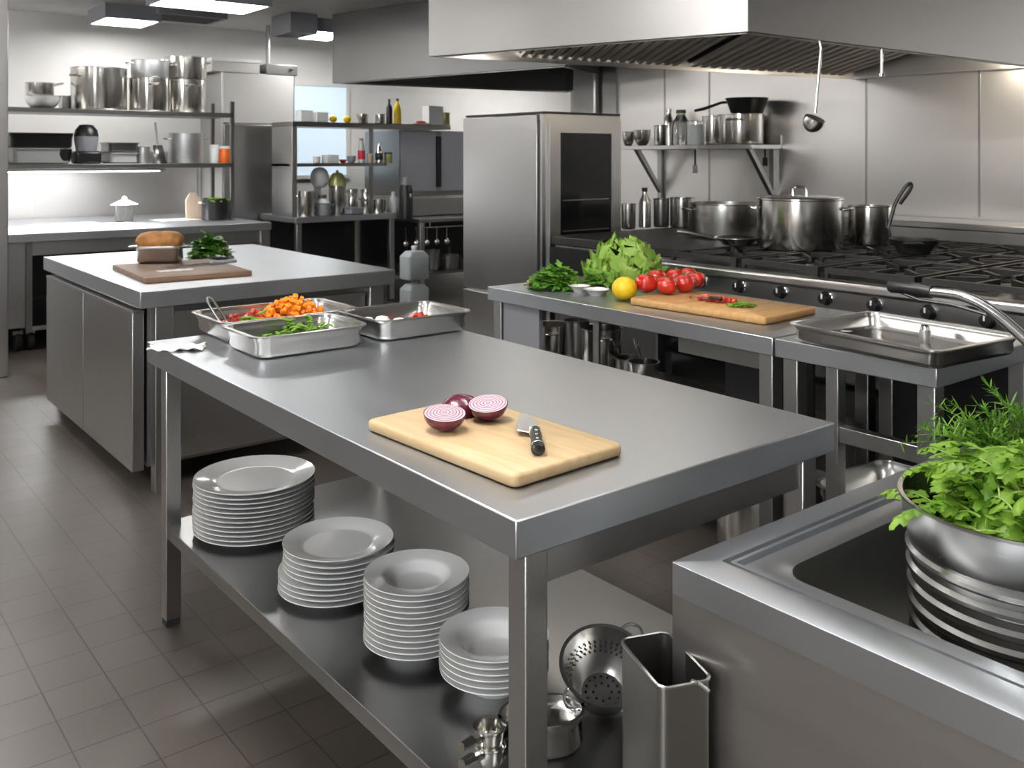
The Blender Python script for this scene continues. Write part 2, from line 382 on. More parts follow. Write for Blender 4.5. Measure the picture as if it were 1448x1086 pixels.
# ================================================================== HOODS
HB = 1.85
def hood_box(name, label, poly, zb, zt, mat, lip=.035, sides=None, deck=.18):
    """hollow canopy over a four-cornered plan: skin, rolled lip, inner deck"""
    cx = sum(p[0] for p in poly) / 4; cy = sum(p[1] for p in poly) / 4
    t = thing(name, label, 'extractor hood', (cx, cy, zb))
    P = [Vector((p[0] - cx, p[1] - cy, 0)) for p in poly]
    area = sum(P[i].x * P[(i + 1) % 4].y - P[(i + 1) % 4].x * P[i].y for i in range(4))
    if area < 0: P.reverse()
    def inset(d):
        out = []
        for i in range(4):
            a, b, c = P[i - 1], P[i], P[(i + 1) % 4]
            n1 = Vector((-(b - a).y, (b - a).x, 0)).normalized(); n2 = Vector((-(c - b).y, (c - b).x, 0)).normalized()
            k = (n1 + n2); out.append(b + k * (d / max(.3, 1 + n1.dot(n2))))
        return out
    I = inset(.02); H = zt - zb
    up = lambda L, z: [(q.x, q.y, z) for q in L]
    MB().loft([up(P, H), up(P, 0), up(I, 0), up(I, deck)], cap1=True, cap0=True).build('canopy', mat, t, bevel=.003)
    J = inset(lip)
    MB().loft([up(inset(.0205), .012), up(inset(.0205), -.004), up(J, -.004), up(J, .012)], ).build('lip', 'steel_y', t)
    return t, cx, cy, inset
N = on_z(1058, 45, HB); R = on_z(1448, 92, HB); F = on_z(1224, 113, HB); L_ = on_z(606, 80, HB)
# keep the back corners on the range wall
def to_wall(p, q, x): k = (x - p.x) / (q.x - p.x); return p + (q - p) * k
Rw = Vector((XR - .01, N.y + (R.y - N.y) * (XR - .01 - N.x) / (R.x - N.x), HB))
Fw = to_wall(L_, F, XR - .01)
hood, hx, hy, hin = hood_box('extractor_hood', 'bright steel extractor hood with slatted filters over the range', [L_, N, Rw, Fw], HB, ZC, 'steel_hood')
# filter bank: two leaning slatted filters
lo0 = L_ + (Fw - L_) * .17; lo1 = L_ + (Fw - L_) * .97
off = (N - L_) * .0
hi0 = L_ + (N - L_) * .25 + (Fw - L_) * .10; hi1 = Rw + (Fw - Rw) * .35 + (N - Rw) * .08
def filt(a, b, c, d, name):
    """a,b low edge; c,d high edge (world), slats run low to high"""
    z0, z1 = HB + .035, HB + .17
    m = MB(); n = 17
    A = [Vector((p.x - hx, p.y - hy, z - HB)) for p, z in ((a, z0), (b, z0), (c, z1), (d, z1))]
    nrm = (A[1] - A[0]).cross(A[2] - A[0]).normalized()
    if nrm.z > 0: nrm = -nrm
    for k in range(n):
        t0 = k / n + .12 / n; t1 = k / n + .62 / n
        p = [A[0].lerp(A[1], t0), A[0].lerp(A[1], t1), A[2].lerp(A[3], t1), A[2].lerp(A[3], t0)]
        q = [v + nrm * .022 for v in p]
        m.add(p + q, [(0, 1, 2, 3), (4, 7, 6, 5), (0, 4, 5, 1), (1, 5, 6, 2), (2, 6, 7, 3), (3, 7, 4, 0)])
    m.build(name, 'steel_filter', hood)
    b2 = MB(); q = [v + nrm * .004 for v in A]; r2 = [v - nrm * .01 for v in A]
    b2.add([q[0], q[1], q[3], q[2], r2[0], r2[1], r2[3], r2[2]], [(0, 1, 2, 3), (4, 7, 6, 5), (0, 4, 5, 1), (1, 5, 6, 2), (2, 6, 7, 3), (3, 7, 4, 0)])
    b2.build('filter_backing', 'black_steel', hood)
mlo = lo0.lerp(lo1, .44); mhi = hi0.lerp(hi1, .44); mlo2 = lo0.lerp(lo1, .47); mhi2 = hi0.lerp(hi1, .47)
filt(lo0, mlo, hi0, mhi, 'filter'); filt(mlo2, lo1, mhi2, hi1, 'filter')
# hood lamp
q = on_z(1395, 96, HB + .03); q.x = min(q.x, XR - .35); q.y = Rw.y + .16
MB().sup(.10, .06, .025, .8, 20, 10, RZ(.2, (q.x - hx, q.y - hy, .06))).build('hood_lamp', 'warm', hood)
ed = (N - L_).normalized(); nn = Vector((-ed.y, ed.x, 0))
if nn.x < 0: nn = -nn
q = L_.lerp(N, .5) + nn * .16
T = Matrix.Translation((q.x - hx, q.y - hy, .035)) @ Matrix.Rotation(math.atan2(ed.y, ed.x), 4, 'Z')
MB().box(-.6, .6, -.03, .03, 0, .02, T).build('hood_lamp', 'hood_strip', hood)
MB().box(-.63, .63, -.045, .045, .021, .06, T).build('lamp_housing', 'steel_x', hood)
# darker second hood behind
A2 = on_z(470, 118, 2.03); B2 = on_z(800, 93, 2.03); D2 = on_z(801, 131, 2.03)
C2 = Vector((6.1, 5.9, 2.03))
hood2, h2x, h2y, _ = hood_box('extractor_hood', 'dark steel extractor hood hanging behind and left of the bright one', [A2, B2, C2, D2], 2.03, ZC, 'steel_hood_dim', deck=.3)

# ================================================================== FRONT WORK TABLE
ZT = .835
A = on_z(207, 483, ZT); B = on_z(733, 738, ZT); Cc = on_z(1178, 597, ZT)
tx0 = (A.x + B.x) / 2; ty0 = (B.y + Cc.y) / 2; tx1 = Cc.x; ty1 = A.y
def legs4(t, xs, ys, z1, s=.045, mat='steel_z', foot=True):
    for x in xs:
        for y in ys:
            l = MB().box(x, x + s, y, y + s, .02 if foot else 0, z1).build('leg', mat, t, bevel=.003)
            if foot: MB().box(x + .003, x + s - .003, y + .003, y + s - .003, 0, .02).build('foot', 'rubber', l)
cx, cy = (tx0 + tx1) / 2, (ty0 + ty1) / 2
t = thing('work_table', 'large steel work table in the foreground with plates on its lower shelf', 'table', (cx, cy, 0))
hx_, hy_ = (tx1 - tx0) / 2, (ty1 - ty0) / 2
MB().box(-hx_, hx_, -hy_, hy_, ZT - .06, ZT).build('table_top', 'steel_top', t, bevel=.0025)
s_ = .045
lx = (-hx_ + .035, hx_ - .035 - s_); ly = (-hy_ + .02, hy_ - .02 - s_)
legs4(t, lx, ly, ZT - .06)
for yy in (ly[0] + .008, ly[1] + .02):
    MB().box(lx[0] + .04, lx[1] + .005, yy, yy + .014, ZT - .125, ZT - .06).build('apron', 'steel_x', t)
ZS = .295
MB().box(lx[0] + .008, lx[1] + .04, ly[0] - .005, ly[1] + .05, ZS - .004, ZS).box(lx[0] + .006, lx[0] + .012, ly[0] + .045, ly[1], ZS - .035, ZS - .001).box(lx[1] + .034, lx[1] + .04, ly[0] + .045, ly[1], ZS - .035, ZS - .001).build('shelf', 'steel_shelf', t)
TABLE = t

# ================================================================== LEFT ISLAND (second work table)
a = on_z(198, 413, ZT); b = on_z(62, 363, ZT); c = on_z(558, 381, ZT)
ix0 = (a.x + b.x) / 2; ix1 = c.x; iy0 = (a.y + c.y) / 2; iy1 = b.y
cx, cy = (ix0 + ix1) / 2, (iy0 + iy1) / 2; hx_, hy_ = (ix1 - ix0) / 2, (iy1 - iy0) / 2
t = thing('kitchen_island', 'steel island with cupboard doors behind the work table, bread on its top', 'kitchen island', (cx, cy, 0))
MB().box(-hx_, hx_, -hy_, hy_, ZT - .07, ZT).build('table_top', 'steel_top', t, bevel=.003)
MB().box(-hx_ + .05, hx_ - .06, -hy_ + .075, hy_ - .08, .10, ZT - .07).build('body', 'steel_dark', t)
for k, (y0, y1) in enumerate(((-hy_ + .065, -.02), (-.015, hy_ - .13))):
    d = MB().box(-hx_ - .012, -hx_ + .035, y0, y1, .09, ZT - .095).build('door', 'steel_z', t, bevel=.003)
MB().box(-hx_ - .014, -hx_ + .034, -hy_ + .06, hy_ - .13, ZT - .095, ZT - .087).build('door_grip', 'steel_y', t)
for x in (-hx_ + .065, hx_ - .13):
    for y in (-hy_ + .015, hy_ - .075):
        MB().box(x, x + .075, y, y + .06, 0, ZT - .07).build('post', 'steel_z', t, bevel=.003)
for k, (x0, x1, z0, z1) in enumerate(((-hx_ + .15, hx_ - .14, ZT - .29, ZT - .10), (-hx_ + .15, hx_ - .14, .12, ZT - .30))):
    d = MB().box(x0, x1, -hy_ + .045, -hy_ + .07, z0, z1).build('drawer' if k == 0 else 'panel', 'steel_x', t, bevel=.002)
    MB().box(x0, x1, -hy_ + .035, -hy_ + .05, z1 - .012, z1).build('drawer_lip', 'steel_x', d)
ISL = (ix0, ix1, iy0, iy1)

# ================================================================== LONG BACK COUNTER
bx0, bx1, by0, by1 = -.5, 3.27, 7.3, 9.0
t = thing('back_counter', 'long steel counter along the back wall at the far left', 'counter', (1.4, 8.15, 0))
MB().box(bx0 - 1.4, bx1 - 1.4, by0 - 8.15, by1 - 8.15, ZT - .06, ZT).build('counter_top', 'steel_top', t, bevel=.003)
legs4(t, (-1.8, bx1 - 1.4 - .08), (by0 - 8.15 + .03, by1 - 8.15 - .08), ZT - .06)
x13 = on_y(15, by0)[0] - 1.4; x40 = on_y(38, by0)[0] - 1.4; x48 = on_y(47, by0)[0] - 1.4
MB().box(x13 - .3, x40, by0 - 8.15 + .04, .6, .17, ZT - .06).build('side_cupboard', 'steel_z', t, bevel=.003)
MB().box(x40, x48, by0 - 8.15 + .03, by0 - 8.15 + .09, .14, ZT - .06).build('upright', 'steel_dark', t)
MB().box(x48, bx1 - 1.45, by0 - 8.15 + .05, by0 - 8.15 + .07, ZT - .16, ZT - .06).build('apron', 'steel_x', t)
MB().box(x40, bx1 - 1.45, by0 - 8.15 + .06, .75, .14, .17).build('shelf', 'steel_x', t)
MB().box(x48, bx1 - 1.45, .7, .72, .17, ZT - .06).build('dark_backing', 'black_steel', t)
for px in (48, 30):
    x = on_y(px, by0)[0] - 1.4
    w_ = MB().lathe([(.02, -.02), (.055, -.02), (.062, -.012), (.062, .012), (.055, .02), (.02, .02)], 24, T=Matrix.Translation((x, by0 - 8.15 + .12, .063)) @ Matrix.Rotation(PI / 2, 4, 'Y'), cap0=True, cap1=True).build('caster', 'rubber', t)
    MB().box(x - .03, x + .03, by0 - 8.15 + .10, by0 - 8.15 + .14, .115, .14).build('fork', 'steel_dark', w_)
# rack standing on the counter
t = thing('shelf_rack', 'two-tier steel rack over the back counter, loaded with big pots', 'rack', (2.2, 7.98, ZT))
ST1, ST2 = 1.746, 1.320           # tops of its two boards
xr = on_y(330, 7.75)[0] - 2.2
for z in (ST1, ST2):
    MB().box(-1.3, xr, -.23, .25, z - ZT - .035, z - ZT).build('shelf_board', 'steel_dark', t, bevel=.003)
for x in (xr - .02, -1.0):
    for y in (-.23, .22):
        MB().box(x, x + .03, y, y + .03, 0, ST1 - ZT + .10).build('upright', 'steel_dark', t)
s = MB().box(-1.15, xr - .5, -.02, .06, ST2 - ZT - .06, ST2 - ZT - .035).build('lamp_housing', 'steel_x', t)
MB().box(-1.1, xr - .55, -.015, .055, ST2 - ZT - .064, ST2 - ZT - .060).build('lamp_tube', 'strip', s)

# tall white cabinet beside the rack
cxa = on_y(315, 8.5)[0]; cxb = on_y(418, 8.5)[0]; zt = 2.165
t = thing('tall_cabinet', 'tall pale steel cabinet between the pot rack and the far shelves', 'cabinet', ((cxa + cxb) / 2, 8.77, 0))
w2 = (cxb - cxa) / 2
MB().box(-w2, w2, -.25, .3, .1, zt).build('body', 'steel_z', t, bevel=.004)
MB().box(-w2 + .01, w2 - .02, -.27, -.251, 1.69, zt - .01).build('top_panel', 'paint_dull', t, bevel=.003)
d = MB().box(-w2 + .01, w2 - .02, -.275, -.251, .16, 1.675).build('door', 'steel_dark', t, bevel=.003)
MB().box(w2 - .10, w2 - .08, -.30, -.275, .9, 1.3).build('handle', 'steel_z', d)
MB().box(-w2 + .03, w2 - .03, -.2, .25, 0, .1).build('plinth', 'black_steel', t)
q = on_y(345, 8.6)[0]
t2 = thing('steel_box', 'flat white box lying on top of the tall pale cabinet', 'box', ((cxa + cxb) / 2 - .2, 8.75, zt))
MB().box(-.25, .22, -.2, .2, 0, .10).build('body', 'paint_dull', t2, bevel=.006)
MB().box(-.255, .225, -.205, .205, .10, .13).build('lid', 'plastic_white', t2, bevel=.004)
t2 = thing('fan_unit', 'grey fan box with a pipe up to the ceiling, on top of the tall cabinet', 'fan unit', ((cxa + cxb) / 2 + .23, 8.66, zt))
MB().box(-.16, .16, -.15, .15, 0, .10).build('housing', 'steel_dark', t2, bevel=.006)
MB().tube([(-.09, -.02, .10), (-.09, -.02, ZC - zt)], .022).build('pipe', 'steel_z', t2)
MB().cyl((.09, -.155, .05), .02, .01).build('knob', 'black', t2)

# ================================================================== FAR SHELF UNIT AND BENCH
fy0 = 7.7
fx0 = on_y(418, fy0)[0]; fx1 = on_y(562, fy0)[0]; fx2 = on_y(643, fy0)[0]
t = thing('far_bench', 'far steel bench with two shelves over it, crowded with small kitchenware', 'bench', ((fx0 + fx1) / 2, 8.1, 0))
ox = (fx0 + fx1) / 2
MB().box(fx0 - ox, fx1 - ox, -.4, .36, ZT - .05, ZT).build('bench_top', 'steel_top', t, bevel=.003)
legs4(t, (fx0 - ox + .02, fx1 - ox - .07), (-.38, .29), ZT - .05, .05)
MB().box(fx0 - ox + .03, fx1 - ox - .03, -.3, .34, .2, .23).build('under_shelf', 'steel_x', t)
FS1, FS2 = 1.69, 1.315
MB().box(fx0 - ox + .02, fx1 - ox - .02, .30, .315, .23, ZT - .05).build('dark_backing', 'black_steel', t)  # black sheet stands in for the shade under the bench
MB().box(fx0 - ox, fx2 - ox, -.33, .1, FS1 - .045, FS1).build('shelf_board', 'steel_dark', t, bevel=.003)
MB().box(fx0 - ox, on_y(556, fy0)[0] - ox, -.28, .1, FS2 - .03, FS2).build('shelf_board', 'steel_dark', t, bevel=.003)
MB().box(fx0 - ox, fx0 - ox + .05, -.33, .1, ZT, FS1 - .045).build('side_panel', 'steel_z', t, bevel=.003)
for px in (524,):
    x = on_y(px, fy0 + .1)[0] - ox
    MB().box(x, x + .03, -.3, -.27, ZT, FS1 - .045).build('upright', 'steel_dark', t)
x = fx2 - ox - .04
MB().box(x, x + .03, -.1, .1, FS1, FS1 + .14).build('end_stop', 'steel_z', t)

# double door cupboard to the right of the far bench
kx0 = on_y(566, 7.9)[0]; kx1 = on_y(735, 7.9)[0]; ky = 7.9
ZB = .78
t = thing('utility_bench', 'low dark steel bench under the grey double-door cupboard', 'bench', ((kx0 + kx1) / 2, 8.3, 0))
k2 = (kx1 - kx0) / 2
MB().box(-k2 - .02, k2 + .02, -.78, .5, ZB - .035, ZB).build('bench_top', 'steel_dark', t, bevel=.003)
legs4(t, (-k2, k2 - .05), (-.76, .42), ZB - .035, .05)
MB().box(-k2 + .02, k2 - .02, -.5, .45, .2, .225).build('shelf', 'steel_dark', t)
MB().box(-k2 + .02, k2 - .02, .40, .42, .225, ZB - .04).build('dark_backing', 'black_steel', t)
t = thing('drawer_box', 'wide steel drawer box on the low bench, under the grey cupboard', 'drawer box', ((kx0 + kx1) / 2, 8.25, ZB))
MB().box(-k2, k2, -.38, .35, .01, .2).build('body', 'steel_x', t, bevel=.003)
MB().box(-k2 + .02, k2 - .02, -.395, -.381, .025, .185).build('drawer_front', 'steel_x', t, bevel=.003)
for x in (-k2 + .04, k2 - .08): MB().box(x, x + .04, -.3, .3, 0, .01).build('foot', 'rubber', t)
t = thing('double_door_cupboard', 'grey double-door cupboard with a dark upright handle, right of the far shelves', 'cupboard', ((kx0 + kx1) / 2, 8.25, ZB + .2))
MB().box(-k2, k2, -.33, .35, 0, .655).build('body', 'steel_dark', t, bevel=.003)
hxk = on_y(620, 7.9)[0] - (kx0 + kx1) / 2
MB().box(-k2 + .01, hxk - .03, -.352, -.331, .05, .645).build('door', 'mauve', t, bevel=.003)
MB().box(hxk + .03, k2 - .01, -.352, -.331, .05, .645).build('door', 'mauve', t, bevel=.003)
MB().box(hxk - .022, hxk + .022, -.375, -.331, .09, .60).build('handle', 'black_steel', t, bevel=.004)

# ================================================================== UPRIGHT FRIDGE
gx0 = 3.5
def y_at(px, x): d = ray(px, 220); return d.y * x / d.x
gy0 = y_at(766, gx0); gy1 = y_at(655, gx0); gx1 = ray(877, 220).x * gy0 / ray(877, 220).y
gz = HC + 60 * depth(gx0, gy0) / FPX
t = thing('upright_fridge', 'tall steel fridge with a dark glass end beside the range', 'fridge', ((gx0 + gx1) / 2, (gy0 + gy1) / 2, 0))
a2, b2 = (gx1 - gx0) / 2, (gy1 - gy0) / 2
MB().box(-a2 + .03, a2, -b2, b2, .1, gz).build('body', 'steel_z', t, bevel=.003)
dd = MB().box(-a2, -a2 + .028, -b2 + .045, b2, .55, gz - .005).build('door', 'steel_x', t, bevel=.004)
MB().box(-a2, -a2 + .028, -b2 + .045, b2, .12, .535).build('lower_door', 'steel_x', t, bevel=.004)
MB().box(-a2 + .005, -a2 + .03, -b2 + .02, -b2 + .045, .3, gz - .04).build('grip_recess', 'black', dd)
MB().box(-a2 + .005, -a2 + .03, -b2, -b2 + .02, .12, gz - .005).build('door_edge', 'steel_z', t)
gw = MB().box(-a2 + .13, a2 - .09, -b2 - .012, -b2 - .001, .35, gz - .11).build('glass_door', 'glass_dark', t, bevel=.002)
fm = MB()
for p in ((-a2 + .05, -a2 + .13, .3, gz - .03), (a2 - .09, a2 - .01, .3, gz - .03), (-a2 + .13, a2 - .09, gz - .11, gz - .03), (-a2 + .13, a2 - .09, .3, .35)):
    fm.box(p[0], p[1], -b2 - .016, -b2 - .001, p[2], p[3])
fm.build('door_frame', 'steel_z', gw)
for z in (.62, .78, .94, 1.12): MB().box(-a2 + .15, a2 - .11, -b2 - .0135, -b2 - .0125, z, z + .006).build('rack_line', 'steel_dark', gw)
MB().box(-a2 + .04, a2 - .02, -b2 + .02, b2 - .02, 0, .1).build('plinth', 'black_steel', t)
MB().box(-a2 + .02, a2, -b2, b2, gz, gz + .012).build('top_edge', 'black_steel', t)

# ================================================================== PREP COUNTERS (right of centre)
p1 = on_z(690, 405, ZT); p2 = on_z(1100, 478, ZT); p3 = on_z(1325, 520, ZT)
PX0, PX1 = 2.38, 3.0
yA, yB, yC = p1.y, p2.y + .006, p3.y
def prep(name, label, y0, y1, shelf_z, bars, panel=None):
    t = thing(name, label, 'counter', ((PX0 + PX1) / 2, (y0 + y1) / 2, 0))
    a, b = (PX1 - PX0) / 2, (y1 - y0) / 2
    MB().box(-a, a, -b, b, ZT - .055, ZT).build('counter_top', 'steel_top', t, bevel=.0025)
    legs4(t, (-a + .02, a - .07), (-b + .015, b - .065), ZT - .055, .05)
    if shelf_z: MB().box(-a + .03, a - .03, -b + .02, b - .02, shelf_z - .03, shelf_z).build('shelf', 'steel_dark', t, bevel=.002)
    return t, a, b
t, a, b = prep('prep_counter', 'long steel prep counter with vegetables on it, in front of the range', yB + .004, yA, .47, 0)
MB().box(-a + .03, -a + .05, b - .30, b - .07, .1, ZT - .06).build('side_panel', 'mauve', t)
MB().box(-a + .05, -a + .06, b - .62, b - .59, .47, ZT - .055).build('divider', 'steel_z', t)
MB().box(-a + .3, -a + .31, -b + .06, -b + .42, .5, ZT - .08).build('dark_backing', 'black_steel', t)  # black sheet added for the unlit space under the counter
MB().box(-a + .03, -a + .045, -b + .07, -b + .40, ZT - .11, ZT - .055).build('apron', 'steel_dark', t)
t, a, b = prep('prep_counter', 'short steel side table holding the deep empty tray, nearest the range end', yC, yB - .004, .257, 0)
MB().box(-a + .025, -a + .06, -b + .06, -b + .30, .565, .61).build('cross_bar', 'steel_y', t, bevel=.002)
MB().box(-a + .02, -a + .06, -b + .30, -b + .34, .257, ZT - .055).build('upright', 'steel_z', t, bevel=.002)
MB().box(a - .06, a - .05, -b + .05, b - .05, .26, ZT - .06).build('dark_backing', 'black_steel', t)  # likewise a black sheet in place of shade under the side table

# ================================================================== RANGE
rx0, rx1, ry0, ry1 = 3.16, 4.78, .55, 2.98
ZR = .90
t = thing('cooking_range', 'long black and steel gas range with cast-iron grates and front knobs', 'range', ((rx0 + rx1) / 2, (ry0 + ry1) / 2, 0))
a, b = (rx1 - rx0) / 2, (ry1 - ry0) / 2
MB().box(-a + .05, a, -b, b, .12, ZR - .02).build('body', 'steel_dark', t, bevel=.003)
MB().box(-a + .01, a, -b, b, ZR - .02, ZR).build('hob_top', 'black_steel', t, bevel=.003)
MB().box(-a - .005, -a + .07, -b, b, ZR - .03, ZR + .012).build('front_rail', 'steel_y', t, bevel=.012)
kp = MB().box(-a + .02, -a + .05, -b, b, ZR - .19, ZR - .03).build('control_panel', 'steel_dark', t)
n = 12
for k in range(n):
    y = b - .10 - k * (2 * b - .2) / (n - 1)
    for dy in (0,):
        kb = MB().lathe([(.0, .0), (.026, .0), (.026, .006), (.021, .010), (.019, .032), (.0, .034)], 20, T=Matrix.Translation((-a + .02, y, ZR - .060)) @ Matrix.Rotation(-PI / 2, 4, 'Y')).build('knob', 'black', kp)
        MB().lathe([(.021, .001), (.0275, .001), (.0275, .005), (.0225, .008)], 20, T=Matrix.Translation((-a + .02, y, ZR - .060)) @ Matrix.Rotation(-PI / 2, 4, 'Y')).build('knob_ring', 'chrome', kb)
        MB().box(-a - .0155, -a - .012, y - .003, y + .003, ZR - .060, ZR - .042).build('pointer', 'plastic_white', kb)
for k in range(3):
    y0 = -b + .03 + k * (2 * b / 3); y1 = y0 + 2 * b / 3 - .06
    d = MB().box(-a + .03, -a + .05, y0, y1, .17, ZR - .21).build('oven_door', 'glass_dark', t, bevel=.003)
    MB().tube([(-a + .03, y0 + .06, .62), (-a - .01, y0 + .06, .62), (-a - .01, y1 - .06, .62), (-a + .03, y1 - .06, .62)], .011).build('handle', 'steel_y', d)
MB().box(-a + .12, a - .05, -b + .05, b - .05, 0, .12).build('plinth', 'black_steel', t)
def grate():
    m = MB(); X, Y = .245, .185; z0, z1 = .022, .045
    for x in (-X, X - .016): m.box(x, x + .016, -Y, Y, z0, z1)
    for y in (-Y, Y - .016): m.box(-X, X, y, y + .016, z0, z1)
    for k in range(8):
        w = PI * k / 4; T = RZ(w)
        r1 = (.21 if k % 2 else (.24 if k % 4 == 0 else .18)); m.box(.06, r1, -.007, .007, z0, z1, T)
    for x in (-X, X - .016):
        for y in (-Y, Y - .016): m.box(x, x + .016, y, y + .016, 0, z0)
    return m
g0 = grate().build('burner_grate', 'iron', t)
bu0 = MB().lathe([(0, .002), (.06, .002), (.06, .012), (.045, .018), (.03, .020), (0, .020)], 24).build('burner', 'iron', g0)
first = True
for i in range(3):
    for j in range(6):
        x = -a + .35 + i * .52; y = -b + .2 + j * .4
        if first: o = g0; first = False
        else:
            o = g0.copy(); COL.objects.link(o); o.parent = t
            o2 = bu0.copy(); COL.objects.link(o2); o2.parent = o
        o.location = (x, y, ZR)
# ledge behind range
t = thing('range_ledge', 'pale steel ledge running along the wall behind the range', 'ledge', ((4.8 + XR) / 2, 1.9, 0))
MB().box(-.18, .18, -1.5, 1.9, 0, 1.00).build('body', 'steel_z', t, bevel=.003)
MB().box(-.19, .18, -1.5, 1.9, 1.00, 1.035).build('ledge_top', 'steel_y', t, bevel=.006)

# griddle left of the range
t = thing('griddle', 'black-topped griddle cabinet between the fridge and the gas range', 'griddle', (4.1, 3.49, 0))
MB().box(-.58, .62, -.48, .55, .1, ZR - .02).build('body', 'steel_dark', t, bevel=.003)
MB().box(-.6, .63, -.49, .56, ZR - .02, ZR + .03).build('plate', 'iron', t, bevel=.006)
MB().box(-.62, -.581, -.48, .55, ZR - .2, ZR - .03).build('control_panel', 'black_steel', t)
MB().box(-.5, .6, -.45, .5, 0, .1).build('plinth', 'black_steel', t)
ZG = ZR + .045
ZGR = ZR + .03

# wall shelf above the range
SX = 4.88; SZ = 1.457
sy0 = y_at(1062, SX); sy1 = y_at(876, SX)
t = thing('bracket_shelf', 'steel wall shelf on brackets above the range, holding bowls and pans', 'shelf', ((SX + XR) / 2, (sy0 + sy1) / 2, SZ))
a, b = (XR - .004 - SX) / 2, (sy1 - sy0) / 2
MB().box(-a, a, -b, b, -.03, 0).build('shelf_board', 'steel_y', t, bevel=.003)
MB().box(a - .01, a, -b, b, 0, .06).build('rear_lip', 'steel_y', t)
for y in (-b + .04, b - .14):
    m = MB().box(a - .03, a, y, y + .035, -.42, -.03)
    m.add([(-a + .03, y, -.03), (-a + .075, y, -.03), (a - .03, y, -.30), (a - .03, y, -.345),
           (-a + .03, y + .03, -.03), (-a + .075, y + .03, -.03), (a - .03, y + .03, -.30), (a - .03, y + .03, -.345)],
          [(0, 1, 2, 3), (7, 6, 5, 4), (0, 4, 5, 1), (1, 5, 6, 2), (2, 6, 7, 3), (3, 7, 4, 0)])
    m.build('bracket', 'steel_dark', t)
# ================================================================== KITCHENWARE BUILDERS
def pot_profile(r, h, flare=0., base=.012, w=.003, rim=.004):
    rb = r - flare
    return [(0, 0), (rb - base, 0), (rb - base * .3, base * .3), (rb, base), (r, h - .004), (r + rim, h), (r + rim, h + .003), (r - w, h + .002), (rb - w, base + .002), (rb - base, .005), (0, .005)]
def pot(label, loc, r, h, mat='steel_pot', name='stockpot', cat='pot', rz=0., hand='loop', flare=0., group=None, hmat=None, hz=.8, hl=.2):
    t = thing(name, label, cat, loc, rz, group)
    MB().lathe(pot_profile(r, h, flare), 48).build('body', mat, t)
    hm = hmat or mat
    if hand == 'loop':
        s = min(.055, r * .4)
        for sg in (-1, 1):
            z = h * hz
            MB().tube([(sg * (r - .002), -s, z), (sg * (r + .022), -s * .92, z + .004), (sg * (r + .036), -s * .5, z + .006), (sg * (r + .04), 0, z + .006), (sg * (r + .036), s * .5, z + .006), (sg * (r + .022), s * .92, z + .004), (sg * (r - .002), s, z)], .006 if r > .08 else .004).build('handle', hm, t)
    elif hand == 'long':
        z = h * hz
        m = MB().tube([(r - .002, 0, z), (r + .03, 0, z + .008), (r + hl * .5, 0, z + hl * .16), (r + hl, 0, z + hl * .26)], [.008, .009, .010, .008])
        m.build('handle', hm, t)
    return t
def lid(label, loc, r, group=None, knob='loop', rz=0.):
    t = thing('pot_lid', label, 'lid', loc, rz, group)
    MB().lathe([(0, .012), (r * .6, .011), (r * .95, .004), (r + .004, 0), (r + .004, .003), (r * .95, .008), (r * .6, .015), (0, .016)], 48).build('cover', 'steel_pot', t)
    MB().tube([(-.032, 0, .012), (-.032, 0, .045), (-.022, 0, .055), (.022, 0, .055), (.032, 0, .045), (.032, 0, .012)], .007).build('handle', 'chrome', t)
    return t
def bowl(label, loc, r, h, mat='steel_pot', name='bowl', group=None, cat='bowl'):
    pr = []
    for k in range(9):
        q = k / 8; pr.append((r * (.35 + .65 * math.sin(q * PI / 2)) if k else r * .35, h * (1 - math.cos(q * PI / 2)) if k else 0))
    pr = [(0, 0)] + pr + [(r + .004, h), (r - .002, h + .002)] + [(max(.0, a - .003), b + .003) for a, b in reversed(pr[1:-1])] + [(0, .004)]
    o = MB().lathe(pr, 40).build(name, mat); o.location = loc
    return tag(o, label, cat, group)
def bottle(label, loc, r, h, mat, cap='black', name='bottle', group=None, neck=.32, band=None, cat='bottle'):
    t = thing(name, label, cat, loc, 0, group)
    n = r * neck
    MB().lathe([(0, 0), (r * .92, 0), (r, r * .1), (r, h * .6), (r * .9, h * .68), (n * 1.1, h * .82), (n, h * .86), (n, h * .93), (0, h * .93)], 24).build('body', mat, t)
    MB().lathe([(0, h * .90), (n * 1.15, h * .90), (n * 1.15, h), (0, h)], 16).build('cap', cap, t)
    if band: MB().lathe([(r + .0005, h * .15), (r + .0012, h * .16), (r + .0012, h * .5), (r + .0005, h * .51)], 24).build('label_band', band, t)
    return t
def jar(label, loc, r, h, mat, lidmat='plastic_white', name='jar', group=None, knob=False):
    t = thing(name, label, 'jar', loc, 0, group)
    MB().lathe([(0, 0), (r * .95, 0), (r, .006), (r, h * .82), (r * .92, h * .86), (0, h * .86)], 28).build('body', mat, t)
    m = MB().lathe([(0, h * .84), (r * 1.04, h * .84), (r * 1.04, h * .97), (r * .9, h), (0, h)], 28)
    if knob: m.sup(r * .2, r * .2, r * .2, 1, 12, 8, Matrix.Translation((0, 0, h + r * .15)))
    m.build('lid', lidmat, t)
    return t
